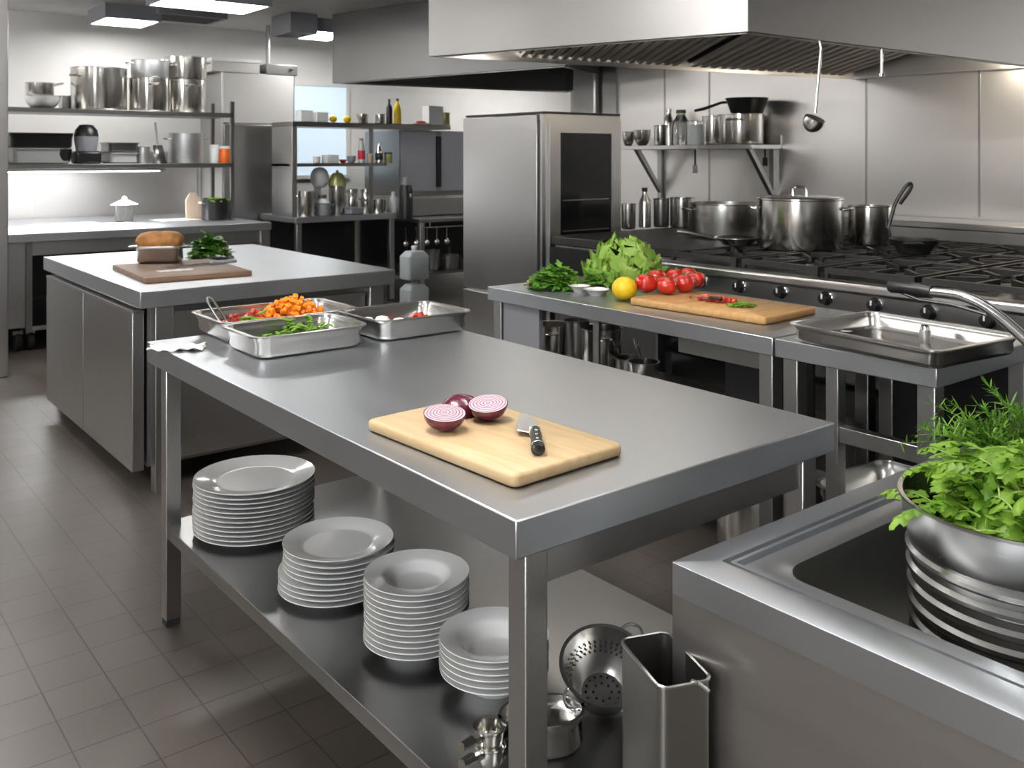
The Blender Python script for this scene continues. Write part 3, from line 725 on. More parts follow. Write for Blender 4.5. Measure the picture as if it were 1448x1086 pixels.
def gn_pan(label, loc, lx, ly, h, rz=0., name='food_pan', mat='steel_pan', cat='food pan', lip=.014, r=.035, taper=.93, group=None):
    t = thing(name, label, cat, loc, rz, group)
    f, g = (lx - 2 * lip), (ly - 2 * lip)
    bx, by = f * taper, g * taper
    st = h * .78
    rings = [rr(lx, ly, r + lip, h - .004), rr(lx, ly, r + lip, h), rr(f, g, r, h), rr(f - .002, g - .002, r, h - .006),
             rr(f - .004, g - .004, r, st), rr(f - .012, g - .012, r, st - .006), rr(bx + .012, by + .012, r, .016), rr(bx, by, r, .006), rr(bx - .02, by - .02, r * .7, .003),]
    outer = [rr(bx - .02, by - .02, r * .7, 0), rr(bx + .004, by + .004, r, .004), rr(bx + .016, by + .016, r, .015), rr(f - .008, g - .008, r, st - .008), rr(f + .001, g + .001, r, st), rr(f + .002, g + .002, r, h - .005), rr(lx, ly, r + lip, h - .004)]
    m = MB().loft(rings, cap1=True); m.loft(outer, cap0=True)
    m.build('pan_body', mat, t, ang=50)
    return t
def chunk_pile(name, label, loc, lx, ly, h, n, mat, s, cat, rz=0., flat=.8, kind='stuff'):
    m = MB()
    for k in range(n):
        x, y = random.gauss(0, lx / 4.2), random.gauss(0, ly / 4.2)
        x = max(-lx / 2, min(lx / 2, x)); y = max(-ly / 2, min(ly / 2, y))
        q = max(0, 1 - (2 * x / lx) ** 2 - (2 * y / ly) ** 2)
        z = random.random() * h * q + s * .45
        e = Euler((random.random() * 6, random.random() * 6, random.random() * 6))
        T = Matrix.Translation((x, y, z)) @ e.to_matrix().to_4x4()
        a = s * random.uniform(.7, 1.15) / 2; c = a * flat
        m.box(-a, a, -a * .9, a * .9, -c, c, T)
    o = m.build(name, mat, bevel=s * .12); o.location = loc; o.rotation_euler = (0, 0, rz)
    return tag(o, label, cat, kind=kind)
def leaf(m, base, az, el, L, W, curl=1., lobes=0, fold=.25, n=8, twist=0., jag=.0):
    """one leaf blade as a folded, curling strip"""
    p = Vector(base); pts = []
    d_el = el
    side = Vector((-math.sin(az + twist), math.cos(az + twist), 0))
    st = L / n
    prev = None; vs = []; fs = []
    for i in range(n + 1):
        q = i / n
        w = W * (math.sin(PI * min(1, q ** .75 * .97 + .03)) ** .8) * .5
        if lobes: w *= .62 + .5 * abs(math.sin(q * PI * lobes))
        if jag: w *= 1 + jag * random.uniform(-1, 1)
        d = Vector((math.cos(az) * math.cos(d_el), math.sin(az) * math.cos(d_el), math.sin(d_el)))
        nn = side.cross(d)
        wob = Vector((0, 0, math.sin(q * 9 + az * 3) * W * .07))
        vs += [p - side * w - nn * (-fold * w) + wob, p, p + side * w - nn * (-fold * w) - wob]
        p = p + d * st; d_el -= curl * st / L * (.5 + q)
    for i in range(n):
        o = i * 3; fs += [(o, o + 1, o + 4, o + 3), (o + 1, o + 2, o + 5, o + 4)]
    m.add(vs, fs)
def herb(name, label, cat, loc, R, H, n, mat, leafL, leafW, stem='leaf_dark', rz=0., lobes=2, cover=.9):
    """bunch of leafy herb: leaves over a mound, stems bundled under them"""
    t = thing(name, label, cat, loc, rz)
    m = MB(); s = MB()
    for k in range(n):
        az = random.uniform(0, 2 * PI); q = math.sqrt(random.random())
        rr_ = R * q * .85; z = H * (1 - q ** 2 * .8) * random.uniform(.35, .9)
        b = (rr_ * math.cos(az), rr_ * math.sin(az), max(.004, z))
        for j in range(3):
            leaf(m, b, az + (j - 1) * 1.1 + random.uniform(-.4, .4), random.uniform(.0, 1.0) * (1.2 - q), leafL * random.uniform(.7, 1.2), leafW * random.uniform(.8, 1.2), random.uniform(.4, 1.6), lobes, .3, 6, random.uniform(-.5, .5), .12)
        if k % 3 == 0:
            s.tube([(b[0] * .15, b[1] * .15, .004), (b[0] * .5, b[1] * .5, b[2] * .6), b], .0016, 5)
    m.build('leaves', mat, t, recalc=False, ang=80); s.build('stems', stem, t)
    return t

# ================================================================== ON THE FRONT TABLE
# cutting board with onions and knife
b0 = on_z(523, 603, ZT + .0); b1 = on_z(722, 690, ZT + .0); b2 = on_z(878, 643, ZT + .0)
b0 = on_z(523, 592, ZT + .022); b1 = on_z(722, 676, ZT + .022); b2 = on_z(878, 629, ZT + .022); b3 = on_z(668, 558, ZT + .022)
ctr = (b0 + b2) / 2
ya = (b0 - b1); xa = (b2 - b1)
rzb = math.atan2(xa.y, xa.x)
t = thing('cutting_board', 'pale maple cutting board with cut red onions and a knife on the front table', 'cutting board', (ctr.x, ctr.y, ZT), rzb)
bl, bw = xa.length, abs(ya.dot(Vector((-math.sin(rzb), math.cos(rzb), 0))))
MB().loft([rr(bl - .006, bw - .006, .012, .0015), rr(bl, bw, .014, .005), rr(bl, bw, .014, .018), rr(bl - .007, bw - .007, .012, .0225)], True, True).build('board', 'maple', t, ang=60)
ZBD = ZT + .0228
def onion_half(label, px, py, r, tilt, az, skinup=False):
    p = on_z(px, py, ZBD); t = thing('red_onion', label, 'onion', (p.x, p.y, ZBD))
    fn = lambda v: Vector((v.x, v.y, v.z))
    if skinup:
        m = MB().sup(r * 1.15, r, r * .86, 1., 32, 16, Matrix.Translation((0, 0, r * .0)), lambda v: Vector((v.x * (1 + .0), v.y, max(0, v.z))))
        m.build('skin', 'onion_skin', t)
        MB().lathe([(0, 0), (.004, 0), (.002, .012), (0, .016)], 8, T=Matrix.Translation((r * 1.12, 0, r * .12)) @ Matrix.Rotation(1.4, 4, 'Y')).build('tip', 'bamboo', t)
        t.rotation_euler = (0, 0, az)
        return t
    T = Matrix.Translation((0, 0, r * .80)) @ Matrix.Rotation(az, 4, 'Z') @ Matrix.Rotation(tilt, 4, 'X')
    sk = MB()
    prof = [(r * math.cos(a), r * .80 * math.sin(a)) for a in [-PI / 2 + PI / 2 * k / 12 for k in range(13)]]
    prof[0] = (0, -r * .80)
    sk.lathe(prof, 36, T=T); sk.build('skin', 'onion_skin', t)
    c = MB().lathe([(0, .001), (r * .3, .0012), (r * .7, .0010), (r * .97, .0002)], 36)
    o = c.build('cut_face', 'onion_cut', t); o.matrix_local = T
    return t
onion_half('halved red onion with cut rings up, front left of the three on the board', 629, 608, .041, .16, -.4)
onion_half('halved red onion with cut rings up, right of the dark onion piece', 690, 593, .040, .22, -.9)
onion_half('red onion half lying cut side down with dark purple skin, behind the other halves', 651, 584, .044, 0, .35, True)
# chef's knife: spine up on the board, handle toward the lens
k0 = on_z(761, 646, ZBD); k1 = on_z(752, 588, ZBD)
ka = math.atan2(k1.y - k0.y, k1.x - k0.x)
t = thing('chef_knife', 'chef knife with black riveted handle lying on the pale cutting board', 'knife', (k0.x, k0.y, ZBD), ka)
kl = .112
h = MB()
h.loft([[(x, y * wy, .0125 + z * wz) for y, z in [(math.cos(2 * PI * i / 14), math.sin(2 * PI * i / 14)) for i in range(14)]] for x, wy, wz in ((0, .008, .008), (.003, .0125, .0118), (.02, .0128, .0122), (.05, .0105, .0110), (.08, .0112, .0115), (kl - .004, .0098, .0115), (kl, .008, .010))], True, True)
hd = h.build('handle', 'black', t)
rv = MB()
for x in (.03, .055, .08): rv.lathe([(0, 0), (.0032, 0), (.0032, .0012), (0, .0014)], 12, T=Matrix.Translation((x, 0, .0236)))
rv.build('rivet', 'chrome', hd)
MB().lathe([(.0125, 0), (.0132, .001), (.0132, .005), (.0125, .006)], 20, T=Matrix.Translation((.010, 0, .0125)) @ Matrix.Rotation(PI / 2, 4, 'Y')).build('end_band', 'chrome', hd)
bl_ = MB()
top = [(kl, .0), (kl + .015, .0), (kl + .07, .004), (kl + .105, .010), (kl + .125, .016)]
# blade lying nearly flat: edge to the left
out = [(kl - .002, -.010), (kl + .03, -.011), (kl + .09, -.006), (kl + .13, .012), (kl + .11, .026), (kl + .06, .034), (kl + .012, .034), (kl + .006, .012), (kl - .002, .010)]
bl_.prism([(x, y) for x, y in out], .002, .0042, Matrix.Translation((0, 0, .004)) @ Matrix.Rotation(.12, 4, 'X'))
bl_.build('blade', 'blade', t)
MB().box(kl - .002, kl + .012, -.0095, .0115, .004, .020).build('bolster', 'blade', t, bevel=.002)

# food pans at the far end
def pan_from(label, pts, zr, h, **k):
    """rim corners near-left, near-right, far-right (pixels) -> placed pan"""
    a, b, c = [on_z(x, y, zr) for x, y in pts]
    ax = b - a; rz = math.atan2(ax.y, ax.x); n = Vector((-math.sin(rz), math.cos(rz), 0))
    w = (c - b).dot(n); ce = a + ax * .5 + n * (w / 2)
    return gn_pan(label, (ce.x, ce.y, zr - h), ax.length, abs(w), h, rz, **k), (ce, ax.length, abs(w), rz)
PH = .064
iA = (None, .355, .265, 0.); iB = (None, .455, .295, 0.); iC = (None, .35, .285, 0.); rzA = 0.
pA = gn_pan('steel food pan nearest on the front table, holding sliced green pepper', (1.195, 2.505, ZT), iA[1], iA[2], PH)
pB = gn_pan('large steel food pan of diced carrot and red pepper, behind the green pepper pan', (1.262, 2.79, ZT), iB[1], iB[2], PH)
pC = gn_pan('steel food pan with white mushrooms, right of the other two pans', (1.575, 2.525, ZT), iC[1], iC[2], PH)
def in_pan(pn, u, v, z):
    q = Matrix.Rotation(pn.rotation_euler.z, 3, 'Z') @ Vector((u, v, 0)); return (pn.location.x + q.x, pn.location.y + q.y, ZT + z)
LB, WB, LA, WA, LC, WC = iB[1], iB[2], iA[1], iA[2], iC[1], iC[2]
chunk_pile('diced_carrot', 'heap of orange carrot dice in the large food pan', in_pan(pB, LB * .14, WB * .02, .004), LB * .60, WB * .66, .085, 360, 'carrot', .017, 'carrot', rzA)
chunk_pile('chopped_red_pepper', 'red pepper pieces behind the carrot dice in the large food pan', in_pan(pB, LB * .02, WB * .32, .004), LB * .80, WB * .16, .05, 140, 'red_veg', .015, 'red pepper', rzA)
def slices(name, label, cat, loc, lx, ly, n, L, W, mat, rz, h=.03):
    m = MB()
    for k in range(n):
        x, y = random.uniform(-lx / 2, lx / 2), random.uniform(-ly / 2, ly / 2)
        q = max(0, 1 - (2 * x / lx) ** 2) * max(0, 1 - (2 * y / ly) ** 2)
        leaf(m, (x, y, .006 + random.random() * h * q), random.uniform(0, 6.3), random.uniform(-.1, .7), L * random.uniform(.6, 1.1), W, random.uniform(.8, 2.4), 0, .4, 6)
    o = m.build(name, mat, solid=.003, recalc=False, ang=80); o.location = loc; o.rotation_euler = (0, 0, rz)
    return tag(o, label, cat, kind='stuff')
slices('sliced_green_pepper', 'bright green pepper strips in the nearest food pan', 'green pepper', in_pan(pA, LA * .14, WA * .14, .004), LA * .46, WA * .50, 190, .042, .019, 'leaf', rzA, .075)
slices('sliced_green_pepper', 'few green strips at the left end of the nearest food pan', 'green pepper', in_pan(pA, -LA * .25, WA * .02, .004), LA * .14, WA * .4, 50, .03, .016, 'leaf', rzA, .04)
slices('shredded_lettuce', 'green shreds at the left end of the large carrot pan', 'lettuce', in_pan(pB, -LB * .20, -WB * .10, .004), LB * .26, WB * .5, 90, .04, .016, 'leaf', rzA, .06)
for k, (u, v, r, lb) in enumerate(((-.28, .02, .027, 'white mushroom at the left of the right-hand food pan'), (-.17, .13, .029, 'largest white mushroom in the right-hand food pan'), (-.05, .02, .025, 'white mushroom nearest the middle of the right-hand food pan'), (-.24, .30, .024, 'rearmost white mushroom in the right-hand food pan'))):
    t = thing('mushroom', lb, 'mushroom', in_pan(pC, LC * u, WC * v, .003), random.random() * 6, 'mushrooms in the right-hand food pan')
    MB().lathe([(0, 0), (r * .35, 0), (r * .32, r * .6), (0, r * .7)], 14).build('stalk', 'mozz', t)
    MB().lathe([(r * .3, r * .55), (r, r * .6), (r * .96, r * 1.0), (r * .6, r * 1.45), (0, r * 1.6)], 20).build('cap', 'mozz', t)
chunk_pile('diced_red_pepper', 'small heap of pinkish red dice in the right-hand food pan', in_pan(pC, LC * .22, WC * .16, .004), LC * .24, WC * .4, .035, 40, 'red_veg', .014, 'red pepper', rzA)
# tongs standing in the carrot pan
p = on_z(314, 452, ZT + PH - .010)
t = thing('tongs', 'steel tongs with looped handle leaning on the end of the carrot pan', 'tongs', p, -TH)
lp_ = lambda f, w: Vector((-.046 * f, .010 * f, .066 * f)) + Vector((.25, .75, .25)).normalized() * w
MB().tube([lp_(-.5, -.010), lp_(0, -.012), lp_(.6, -.013), lp_(.88, -.011), lp_(1.0, -.005), lp_(1.0, .005), lp_(.88, .011), lp_(.6, .013), lp_(0, .012), lp_(-.5, .010)], .0036).build('arms', 'chrome', t)
MB().add([lp_(-.5, -.012), lp_(-.1, -.011), lp_(-.1, .011), lp_(-.5, .012)], [(0, 1, 2, 3)]).build('grip_ends', 'chrome', t, solid=.003)
p = on_z(252, 455, ZT + .07)
# crumpled white cloth on the far corner
c = on_z(250, 494, ZT)
m = MB(); nx, ny = 14, 10; vs = []
for j in range(ny + 1):
    for i in range(nx + 1):
        x = (i / nx - .5) * .15; y = (j / ny - .5) * .07
        vs.append((x + math.sin(j * 1.3) * .004, y + math.sin(i * .9) * .006, .006 + .004 * math.sin(i * 1.7 + j) + .003 * math.cos(j * 2.1 - i * .6)))
m.add(vs, [(j * (nx + 1) + i, j * (nx + 1) + i + 1, (j + 1) * (nx + 1) + i + 1, (j + 1) * (nx + 1) + i) for j in range(ny) for i in range(nx)])
o = m.build('kitchen_cloth', 'paper', solid=.003, ang=80); o.location = (c.x, c.y, ZT); o.rotation_euler = (0, 0, rzA - .5)
tag(o, 'small crumpled white cloth on the far left corner of the front table', 'cloth')

# ================================================================== PLATE STACKS
def plate_mesh(r, kind):
    if kind == 'flat':
        pr = [(0, .002), (r * .58, .002), (r * .60, 0), (r * .63, 0), (r * .66, .004), (r * .95, .0135), (r, .017), (r, .0195), (r * .97, .0185), (r * .70, .0095), (r * .645, .0055), (r * .60, .0055), (0, .006)]
    elif kind == 'soup':
        pr = [(0, .002), (r * .40, .002), (r * .42, 0), (r * .45, 0), (r * .48, .004), (r * .60, .020), (r * .66, .0255), (r * .96, .0295), (r, .031), (r, .0335), (r * .97, .0325), (r * .68, .0285), (r * .60, .0245), (r * .50, .009), (r * .42, .006), (0, .006)]
    else:
        pr = [(0, .002), (r * .42, .002), (r * .44, 0), (r * .47, 0), (r * .50, .004), (r * .62, .026), (r * .70, .033), (r * .97, .0395), (r, .041), (r, .0435), (r * .97, .0425), (r * .72, .037), (r * .62, .030), (r * .50, .009), (r * .44, .006), (0, .006)]
    return MB().lathe(pr, 64)
def stack(pxc, pyb, r, n, dz, kind, desc, name, cat, group, shift=None, zoff=0):
    p = on_z(pxc, pyb, ZS + .015); d = Vector((p.x, p.y, 0)).normalized()
    c = p + d * r; src = None
    for i in range(n):
        if src is None:
            o = plate_mesh(r, kind).build(name, 'white', ang=40); src = o
        else:
            o = src.copy(); COL.objects.link(o)
        sx = shift[i] if shift else (0, 0)
        o.location = (c.x + sx[0] + random.uniform(-.0015, .0015), c.y + sx[1] + random.uniform(-.0015, .0015), ZS + i * dz)
        o.rotation_euler = (0, 0, random.random() * 6)
        k = n - 1 - i
        pos = ('topmost' if k == 0 else 'lowest' if i == 0 else ORD[k] + ' from the top')
        tag(o, '%s, %s of %s' % (desc, pos, group.replace('plates in ', '').replace('bowls in ', '')), cat, group)
    return c
stack(360, 773, .172, 12, .0128, 'flat', 'large white dinner plate', 'dinner_plate', 'plate', 'plates in the largest stack beside the left leg')
sh = [(-CT * .006, ST * .006)] * 4 + [(CT * .006, -ST * .006)] * 4 + [(CT * .003 + .003, .004)]
stack(476, 860, .138, 9, .0132, 'flat', 'white side plate', 'side_plate', 'plate', 'plates in the second stack from the left', sh)
stack(589, 945, .1165, 12, .0122, 'soup', 'deep white rimmed plate', 'soup_plate', 'plate', 'plates in the third stack from the left')
stack(698, 1003, .113, 6, .0125, 'bowl', 'white rimmed bowl', 'rimmed_bowl', 'bowl', 'bowls in the short stack behind the near leg')

# ================================================================== STEELWARE ON THE LOW SHELF
# tilted colander
c = on_z(853, 1003, ZS)
t = thing('colander', 'small steel colander tipped toward the viewer on the lower shelf', 'colander', (c.x, c.y, ZS + .005))
TR = Matrix.Translation((0, 0, .008)) @ Matrix.Rotation(math.radians(-38.5), 4, 'Z') @ Matrix.Rotation(math.radians(26), 4, 'X')
r, h = .083, .085
T0 = TR @ Matrix.Translation((0, .02, .0))
MB().lathe([(0, 0), (r * .52, 0), (r * .68, .012), (r * .93, h * .75), (r, h), (r + .005, h + .001), (r + .005, h + .004), (r - .002, h + .003), (r * .9, h * .75), (r * .65, .014), (r * .5, .003), (0, .003)], 48, T=T0).build('bowl', 'steel_pan', t)
hl_ = MB()
for ring, (rad, z, nn) in enumerate(((.86, .57, 40), (.9, .67, 40), (.22, 0, 8), (.4, 0, 16), (.82, .47, 36))):
    for k in range(nn):
        w = 2 * PI * k / nn; R_ = r * rad
        if ring in (2, 3): hl_.cyl((R_ * math.cos(w), R_ * math.sin(w), .0025), .0026, .0012, 8, T0)
        else:
            T = T0 @ Matrix.Rotation(w, 4, 'Z') @ Matrix.Translation((R_ - .0052, 0, h * z)) @ Matrix.Rotation(-PI / 2 + .25, 4, 'Y')
            hl_.cyl((0, 0, 0), .002, .0012, 8, T)
hl_.build('drain_holes', 'black', t)
for sg in (-1, 1):
    pts = [T0 @ Matrix.Rotation(math.radians(-42), 4, 'Z') @ Vector((math.cos(w) * .022 + sg * 0, sg * (r + .003) + sg * (math.sin(w) * .028), h)) for w in [PI * k / 8 for k in range(9)]]
    MB().tube(pts, .003).build('ring_handle', 'chrome', t)
# small rounded steel pan, half behind the near leg
c = on_z(775, 1058, ZS)
gn_pan('small round-cornered steel pan half hidden by the near table leg', (c.x - .010, c.y + .006, ZS), .165, .10, .07, math.radians(-25), name='small_pan', cat='pan', lip=.006, r=.05, taper=.9)
# two small cups left of the leg
for k, (px, py, z) in enumerate(((698, 1064, ZS), (697, 1050, ZS + .03))):
    c = on_z(px + 6, 1086, ZS)
    pot(('lower' if k == 0 else 'upper') + ' of two nested steel measuring cups at the near table leg', (c.x - .002, c.y + .02, z), .026, .035, name='measuring_cup', cat='cup', hand='long', rz=PI * 1.1, hl=.06, group='nested measuring cups')
# tall square steel container in front of the sink
zc = .60
q0 = on_z(935, 975, zc); q1 = on_z(876, 905, zc)
ax = q1 - q0; rz = math.atan2(ax.y, ax.x); n_ = Vector((-math.sin(rz), math.cos(rz), 0))
if n_.x < 0: n_ = -n_
wd = .085; ce = q0 + ax * .5 + n_ * (wd / 2)
t = thing('tall_container', 'tall narrow steel container with open top standing against the sink', 'container', (ce.x, ce.y, 0), rz)
lx_, ly_ = ax.length, wd
m = MB().loft([rr(lx_ - .02, ly_ - .02, .012, 0), rr(lx_, ly_, .015, .01), rr(lx_, ly_, .015, zc)], True)
m.loft([rr(lx_ - .004, ly_ - .004, .013, zc), rr(lx_ - .004, ly_ - .004, .013, zc - .25), rr(lx_ - .02, ly_ - .02, .01, .02)], False, True)
m.loft([rr(lx_, ly_, .015, zc), rr(lx_ - .004, ly_ - .004, .013, zc)])
m.build('body', 'steel_inside', t, ang=50)
m = MB(); ring = rr(lx_, ly_, .015, zc); m.tube(ring + ring[:1], .0028, 6); m.build('rim', 'steel_pan', t)
sgn = 1 if n_.dot(Vector((-math.sin(rz), math.cos(rz), 0))) > 0 else -1
MB().tube([(-lx_ / 2 + .012, 0, zc - .02), (-lx_ / 2 + .0, sgn * .01, zc + .004), (-lx_ / 2 - .02, sgn * .014, zc + .006), (-lx_ / 2 - .03, sgn * .02, zc + .002)], .003).build('handle', 'chrome', t)

# ================================================================== SINK
ZK = .735
S = on_z(952, 795, ZK); E = on_z(1360, 630, ZK)
sx0, sy1 = S.x, (S.y + E.y) / 2; sx1 = E.x; sy0 = -.35
t = thing('sink_unit', 'steel sink unit in the right foreground with a deep basin', 'sink', ((sx0 + sx1) / 2, (sy0 + sy1) / 2, 0))
ox, oy = t.location.x, t.location.y
a, b = (sx1 - sx0) / 2, (sy1 - sy0) / 2
g1 = on_z(1020, 793, ZK); gw_ = g1.x - S.x; gv = sy1 - g1.y
bL = on_z(1126, 786, ZK); bN = on_z(1162, 824, ZK)
bx_ = max(bN.x, sx0 + .1) - ox; byb = bL.y - oy
def ring4(x0, x1, y0, y1, z, r): return rr(x1 - x0, y1 - y0, r, z, (x0 + x1) / 2, (y0 + y1) / 2)
rim = .004
bsx1 = a - .13; bsy0 = -b + .12
m = MB().loft([ring4(-a, a, -b, b, ZK - .05, .004), ring4(-a, a, -b, b, ZK - .001, .004), ring4(-a + .002, a - .002, -b + .002, b - .002, ZK, .004),
               ring4(-a + gw_, a - .055, -b + .06, b - gv, ZK, .004), ring4(-a + gw_ + .001, a - .056, -b + .061, b - gv - .001, ZK - .012, .004),
               ring4(-a + gw_ + .008, a - .063, -b + .068, b - gv - .008, ZK - .012, .004), ring4(-a + gw_ + .009, a - .064, -b + .069, b - gv - .009, ZK - .001, .004),
               ring4(-a + gw_ + .016, a - .071, -b + .076, b - gv - .016, ZK - .001, .004), ring4(-a + gw_ + .017, a - .072, -b + .077, b - gv - .017, ZK - .013, .004),
               ring4(-a + gw_ + .024, a - .079, -b + .084, b - gv - .024, ZK - .013, .004), ring4(-a + gw_ + .025, a - .08, -b + .085, b - gv - .025, ZK - .006, .004),
               ring4(bx_ - .006, bsx1 + .006, bsy0 - .006, byb + .006, ZK - .008, .062), ring4(bx_, bsx1, bsy0, byb, ZK - .014, .06)])
m.build('sink_top', 'steel_top', t, ang=50)
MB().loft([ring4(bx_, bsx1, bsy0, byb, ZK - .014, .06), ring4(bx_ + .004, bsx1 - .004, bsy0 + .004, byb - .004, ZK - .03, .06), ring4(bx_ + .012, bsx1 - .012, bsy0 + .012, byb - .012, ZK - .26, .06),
           ring4(bx_ + .03, bsx1 - .03, bsy0 + .03, byb - .03, ZK - .295, .05), ring4(bx_ + .06, bsx1 - .06, bsy0 + .06, byb - .06, ZK - .30, .04)], False, True).build('basin', 'steel_basin_shaded', t, ang=60)
m = MB().box(-a + .001, -a + .02, -b, b - .001, .08, ZK - .045).box(-a + .02, a, b - .02, b - .001, .08, ZK - .045).box(a - .02, a, -b, b - .02, .08, ZK - .045).box(-a + .02, a - .02, -b, -b + .02, .08, ZK - .045)
m.build('cabinet', steel('steel_sink_panel', (.42, .40, .38), .42, (2, 2, 120), .06), t)
MB().box(-a + .05, a - .05, -b + .05, b - .05, 0, .08).build('plinth', 'black_steel', t)
MB().box(a, a + .26, -b, b - .005, ZK - .10, ZK - .045).build('rear_ledge', 'steel_x', t, bevel=.003)
MB().lathe([(0, .001), (.03, .001), (.04, .003), (.045, .0)], 24, T=Matrix.Translation((0, .1, ZK - .30))).build('drain', 'chrome', t)
# steel bucket of salad in the basin
bc = Vector((1.475, .655, ZK - .30)); R_ = .178
zr_ = .86
bd = ray(1452, 700); k = 1.43
bc = Vector((bd.x * k, bd.y * k, ZK - .30)); hb = zr_ - bc.z
t = thing('colander_bucket', 'ribbed steel bucket of salad leaves standing in the sink', 'bucket', bc)
pr = [(0, .002), (R_ * .80, .002), (R_ * .84, .01)]
for k in range(7):
    z = hb - .255 + k * .027; r = R_ * (.85 + .10 * z / hb)
    pr += [(r, z), (r + .006, z + .006), (r + .006, z + .012), (r + .001, z + .018)]
pr += [(R_ * .975, hb - .045), (R_, hb - .005), (R_ + .004, hb - .003), (R_ + .004, hb + .001), (R_ - .003, hb), (R_ * .93, hb * .8), (R_ * .82, .02), (R_ * .78, .008), (0, .008)]
MB().lathe(pr, 64).build('body', 'steel_bucket', t)
def salad(name, label, loc, R, H, n, L, W):
    t = thing(name, label, 'salad', loc)
    m = MB(); s = MB()
    for k in range(n):
        az = random.uniform(0, 2 * PI); q = math.sqrt(random.random())
        b = Vector((R * .82 * q * math.cos(az), R * .82 * q * math.sin(az), H * (1 - .7 * q * q) * random.uniform(.1, .95)))
        az2 = az + (random.uniform(1.2, 5.0) if q > .55 else random.uniform(-2, 2)); l = L * random.uniform(.6, 1.15)
        if q > .8 and k % 9 == 0: az2 = az + random.uniform(-.5, .5)
        e = random.uniform(.0, .8); side = Vector((-math.sin(az2), math.cos(az2), 0)); p = b.copy(); roll = random.uniform(-.5, .5)
        path = []; N_ = 8; cv = random.uniform(.6, 1.9)
        for i in range(N_ + 1):
            path.append(p.copy()); d = Vector((math.cos(az2) * math.cos(e), math.sin(az2) * math.cos(e), math.sin(e)))
            p = p + d * (l / N_); e -= cv / N_
        s.tube(path, [.0019 * (1 - i / (N_ + 2)) for i in range(N_ + 1)], 5)
        for i in range(2, N_ + 1):
            f = i / N_; ll = W * (.55 + .75 * math.sin(PI * min(1, f * .8))) * random.uniform(.75, 1.2)
            for sg in (-1, 1):
                leaf(m, path[i] , az2 + sg * (1.25 - .65 * f) + random.uniform(-.2, .2), e + cv * (1 - f) + sg * roll + random.uniform(-.1, .25), ll, ll * .62, random.uniform(.2, 1.3), 2, .25, 4, 0, .3)
        leaf(m, path[-1], az2, e, W * 1.1, W * .8, .8, 2, .3, 5, 0, .3)
    m.build('leaves', 'leaf', t, recalc=False, ang=80); s.build('stalks', 'lettuce', t)
    return t
salad('mizuna_salad', 'heap of frilly green salad leaves filling the steel bucket', (bc.x, bc.y, bc.z + hb - .045), R_ * .92, .14, 260, .095, .024)
salad_t = None
# dill bunch on the rear ledge
dloc = on_z(1450, 640, ZK - .045)
dloc = Vector((sx1 + .11, y_at(1425, sx1 + .11), ZK - .045))
t = thing('dill_bunch', 'feathery dill bunch lying on the ledge behind the sink', 'herbs', dloc, 0)
m = MB(); s = MB()
vl = Vector((-CT, ST, 0)); vd = Vector((ST, CT, 0))
for k in range(46):
    yaw = random.uniform(-.9, .9); el = random.uniform(.05, .95)
    d = (vl * math.cos(yaw) + vd * math.sin(yaw) * .5) * math.cos(el) + Vector((0, 0, math.sin(el)))
    o = -vl * random.uniform(-.02, .14) + vd * random.uniform(-.03, .04) + Vector((0, 0, random.uniform(.008, .035)))
    Ls = random.uniform(.11, .25)
    pts = [o + d * (Ls * q) + Vector((0, 0, -.03 * q * q)) for q in (0, .25, .5, .75, 1)]
    s.tube(pts, [.0022, .002, .0016, .0012, .0008], 5)
    for i in range(14):
        q = .25 + .75 * i / 13; p0 = o + d * (Ls * q) + Vector((0, 0, -.03 * q * q))
        for j in range(2):
            v = (d * .5 + Vector((random.uniform(-1, 1), random.uniform(-1, 1), random.uniform(-.6, 1)))).normalized()
            leaf(m, p0, math.atan2(v.y, v.x), math.asin(max(-1, min(1, v.z))), random.uniform(.024, .055) * (1.2 - q * .6), .0042, random.uniform(-.5, 1.2), 0, .2, 4)
m.build('fronds', 'dill', t, recalc=False, ang=80); s.build('stems', 'leaf', t)
m2 = MB()
for k in range(26):
    leaf(m2, tuple(-vl * random.uniform(-.02, .16) + Vector((0, 0, random.uniform(.01, .05)))), math.atan2(vl.y, vl.x) + random.uniform(-1.2, 1.2), random.uniform(0, .9), random.uniform(.05, .09), .024, 1.2, 2, .3, 8)
m2.build('leaves', 'leaf_mid', t, recalc=False, ang=80)
# spray tap
fx, fy = sx1 + .12, .52
t = thing('spray_tap', 'chrome spray tap arching over the right edge from behind the sink', 'tap', (fx, fy, ZK - .045))
def tp(px, py, x=fx):
    d = ray(px, py); k = x / d.x; return Vector((0, d.y * k - fy, HC + d.z * k - (ZK - .045)))
path = [Vector((0, 0, .0)), Vector((0, .0, .14)), Vector((0, .05, .20))] + [tp(px, py) for px, py in ((1500, 525), (1448, 478), (1400, 438), (1360, 419), (1315, 413))]
def smooth(pts, n=6):
    P = [pts[0]] + pts + [pts[-1]]; out = []
    for i in range(1, len(P) - 2):
        for k in range(n):
            q = k / n; a, b, c, d = P[i - 1], P[i], P[i + 1], P[i + 2]
            out.append(.5 * ((2 * b) + (c - a) * q + (2 * a - 5 * b + 4 * c - d) * q * q + (3 * b - a - 3 * c + d) * q ** 3))
    return out + [pts[-1]]
sp = smooth(path)
MB().tube(sp, .013, 14).build('arm', 'chrome', t)
MB().lathe([(.035, 0), (.035, .01), (.02, .02), (.018, .05)], 24).build('base', 'chrome', t)
h0, h1 = tp(1318, 413), tp(1258, 404)
MB().tube([h0, h0.lerp(h1, .3), h0.lerp(h1, .6), h1.lerp(h0, .05), h1], [.016, .019, .014, .017, .014], 16).build('spray_head', 'black', t)
l0 = tp(1300, 424); l1 = tp(1395, 445)
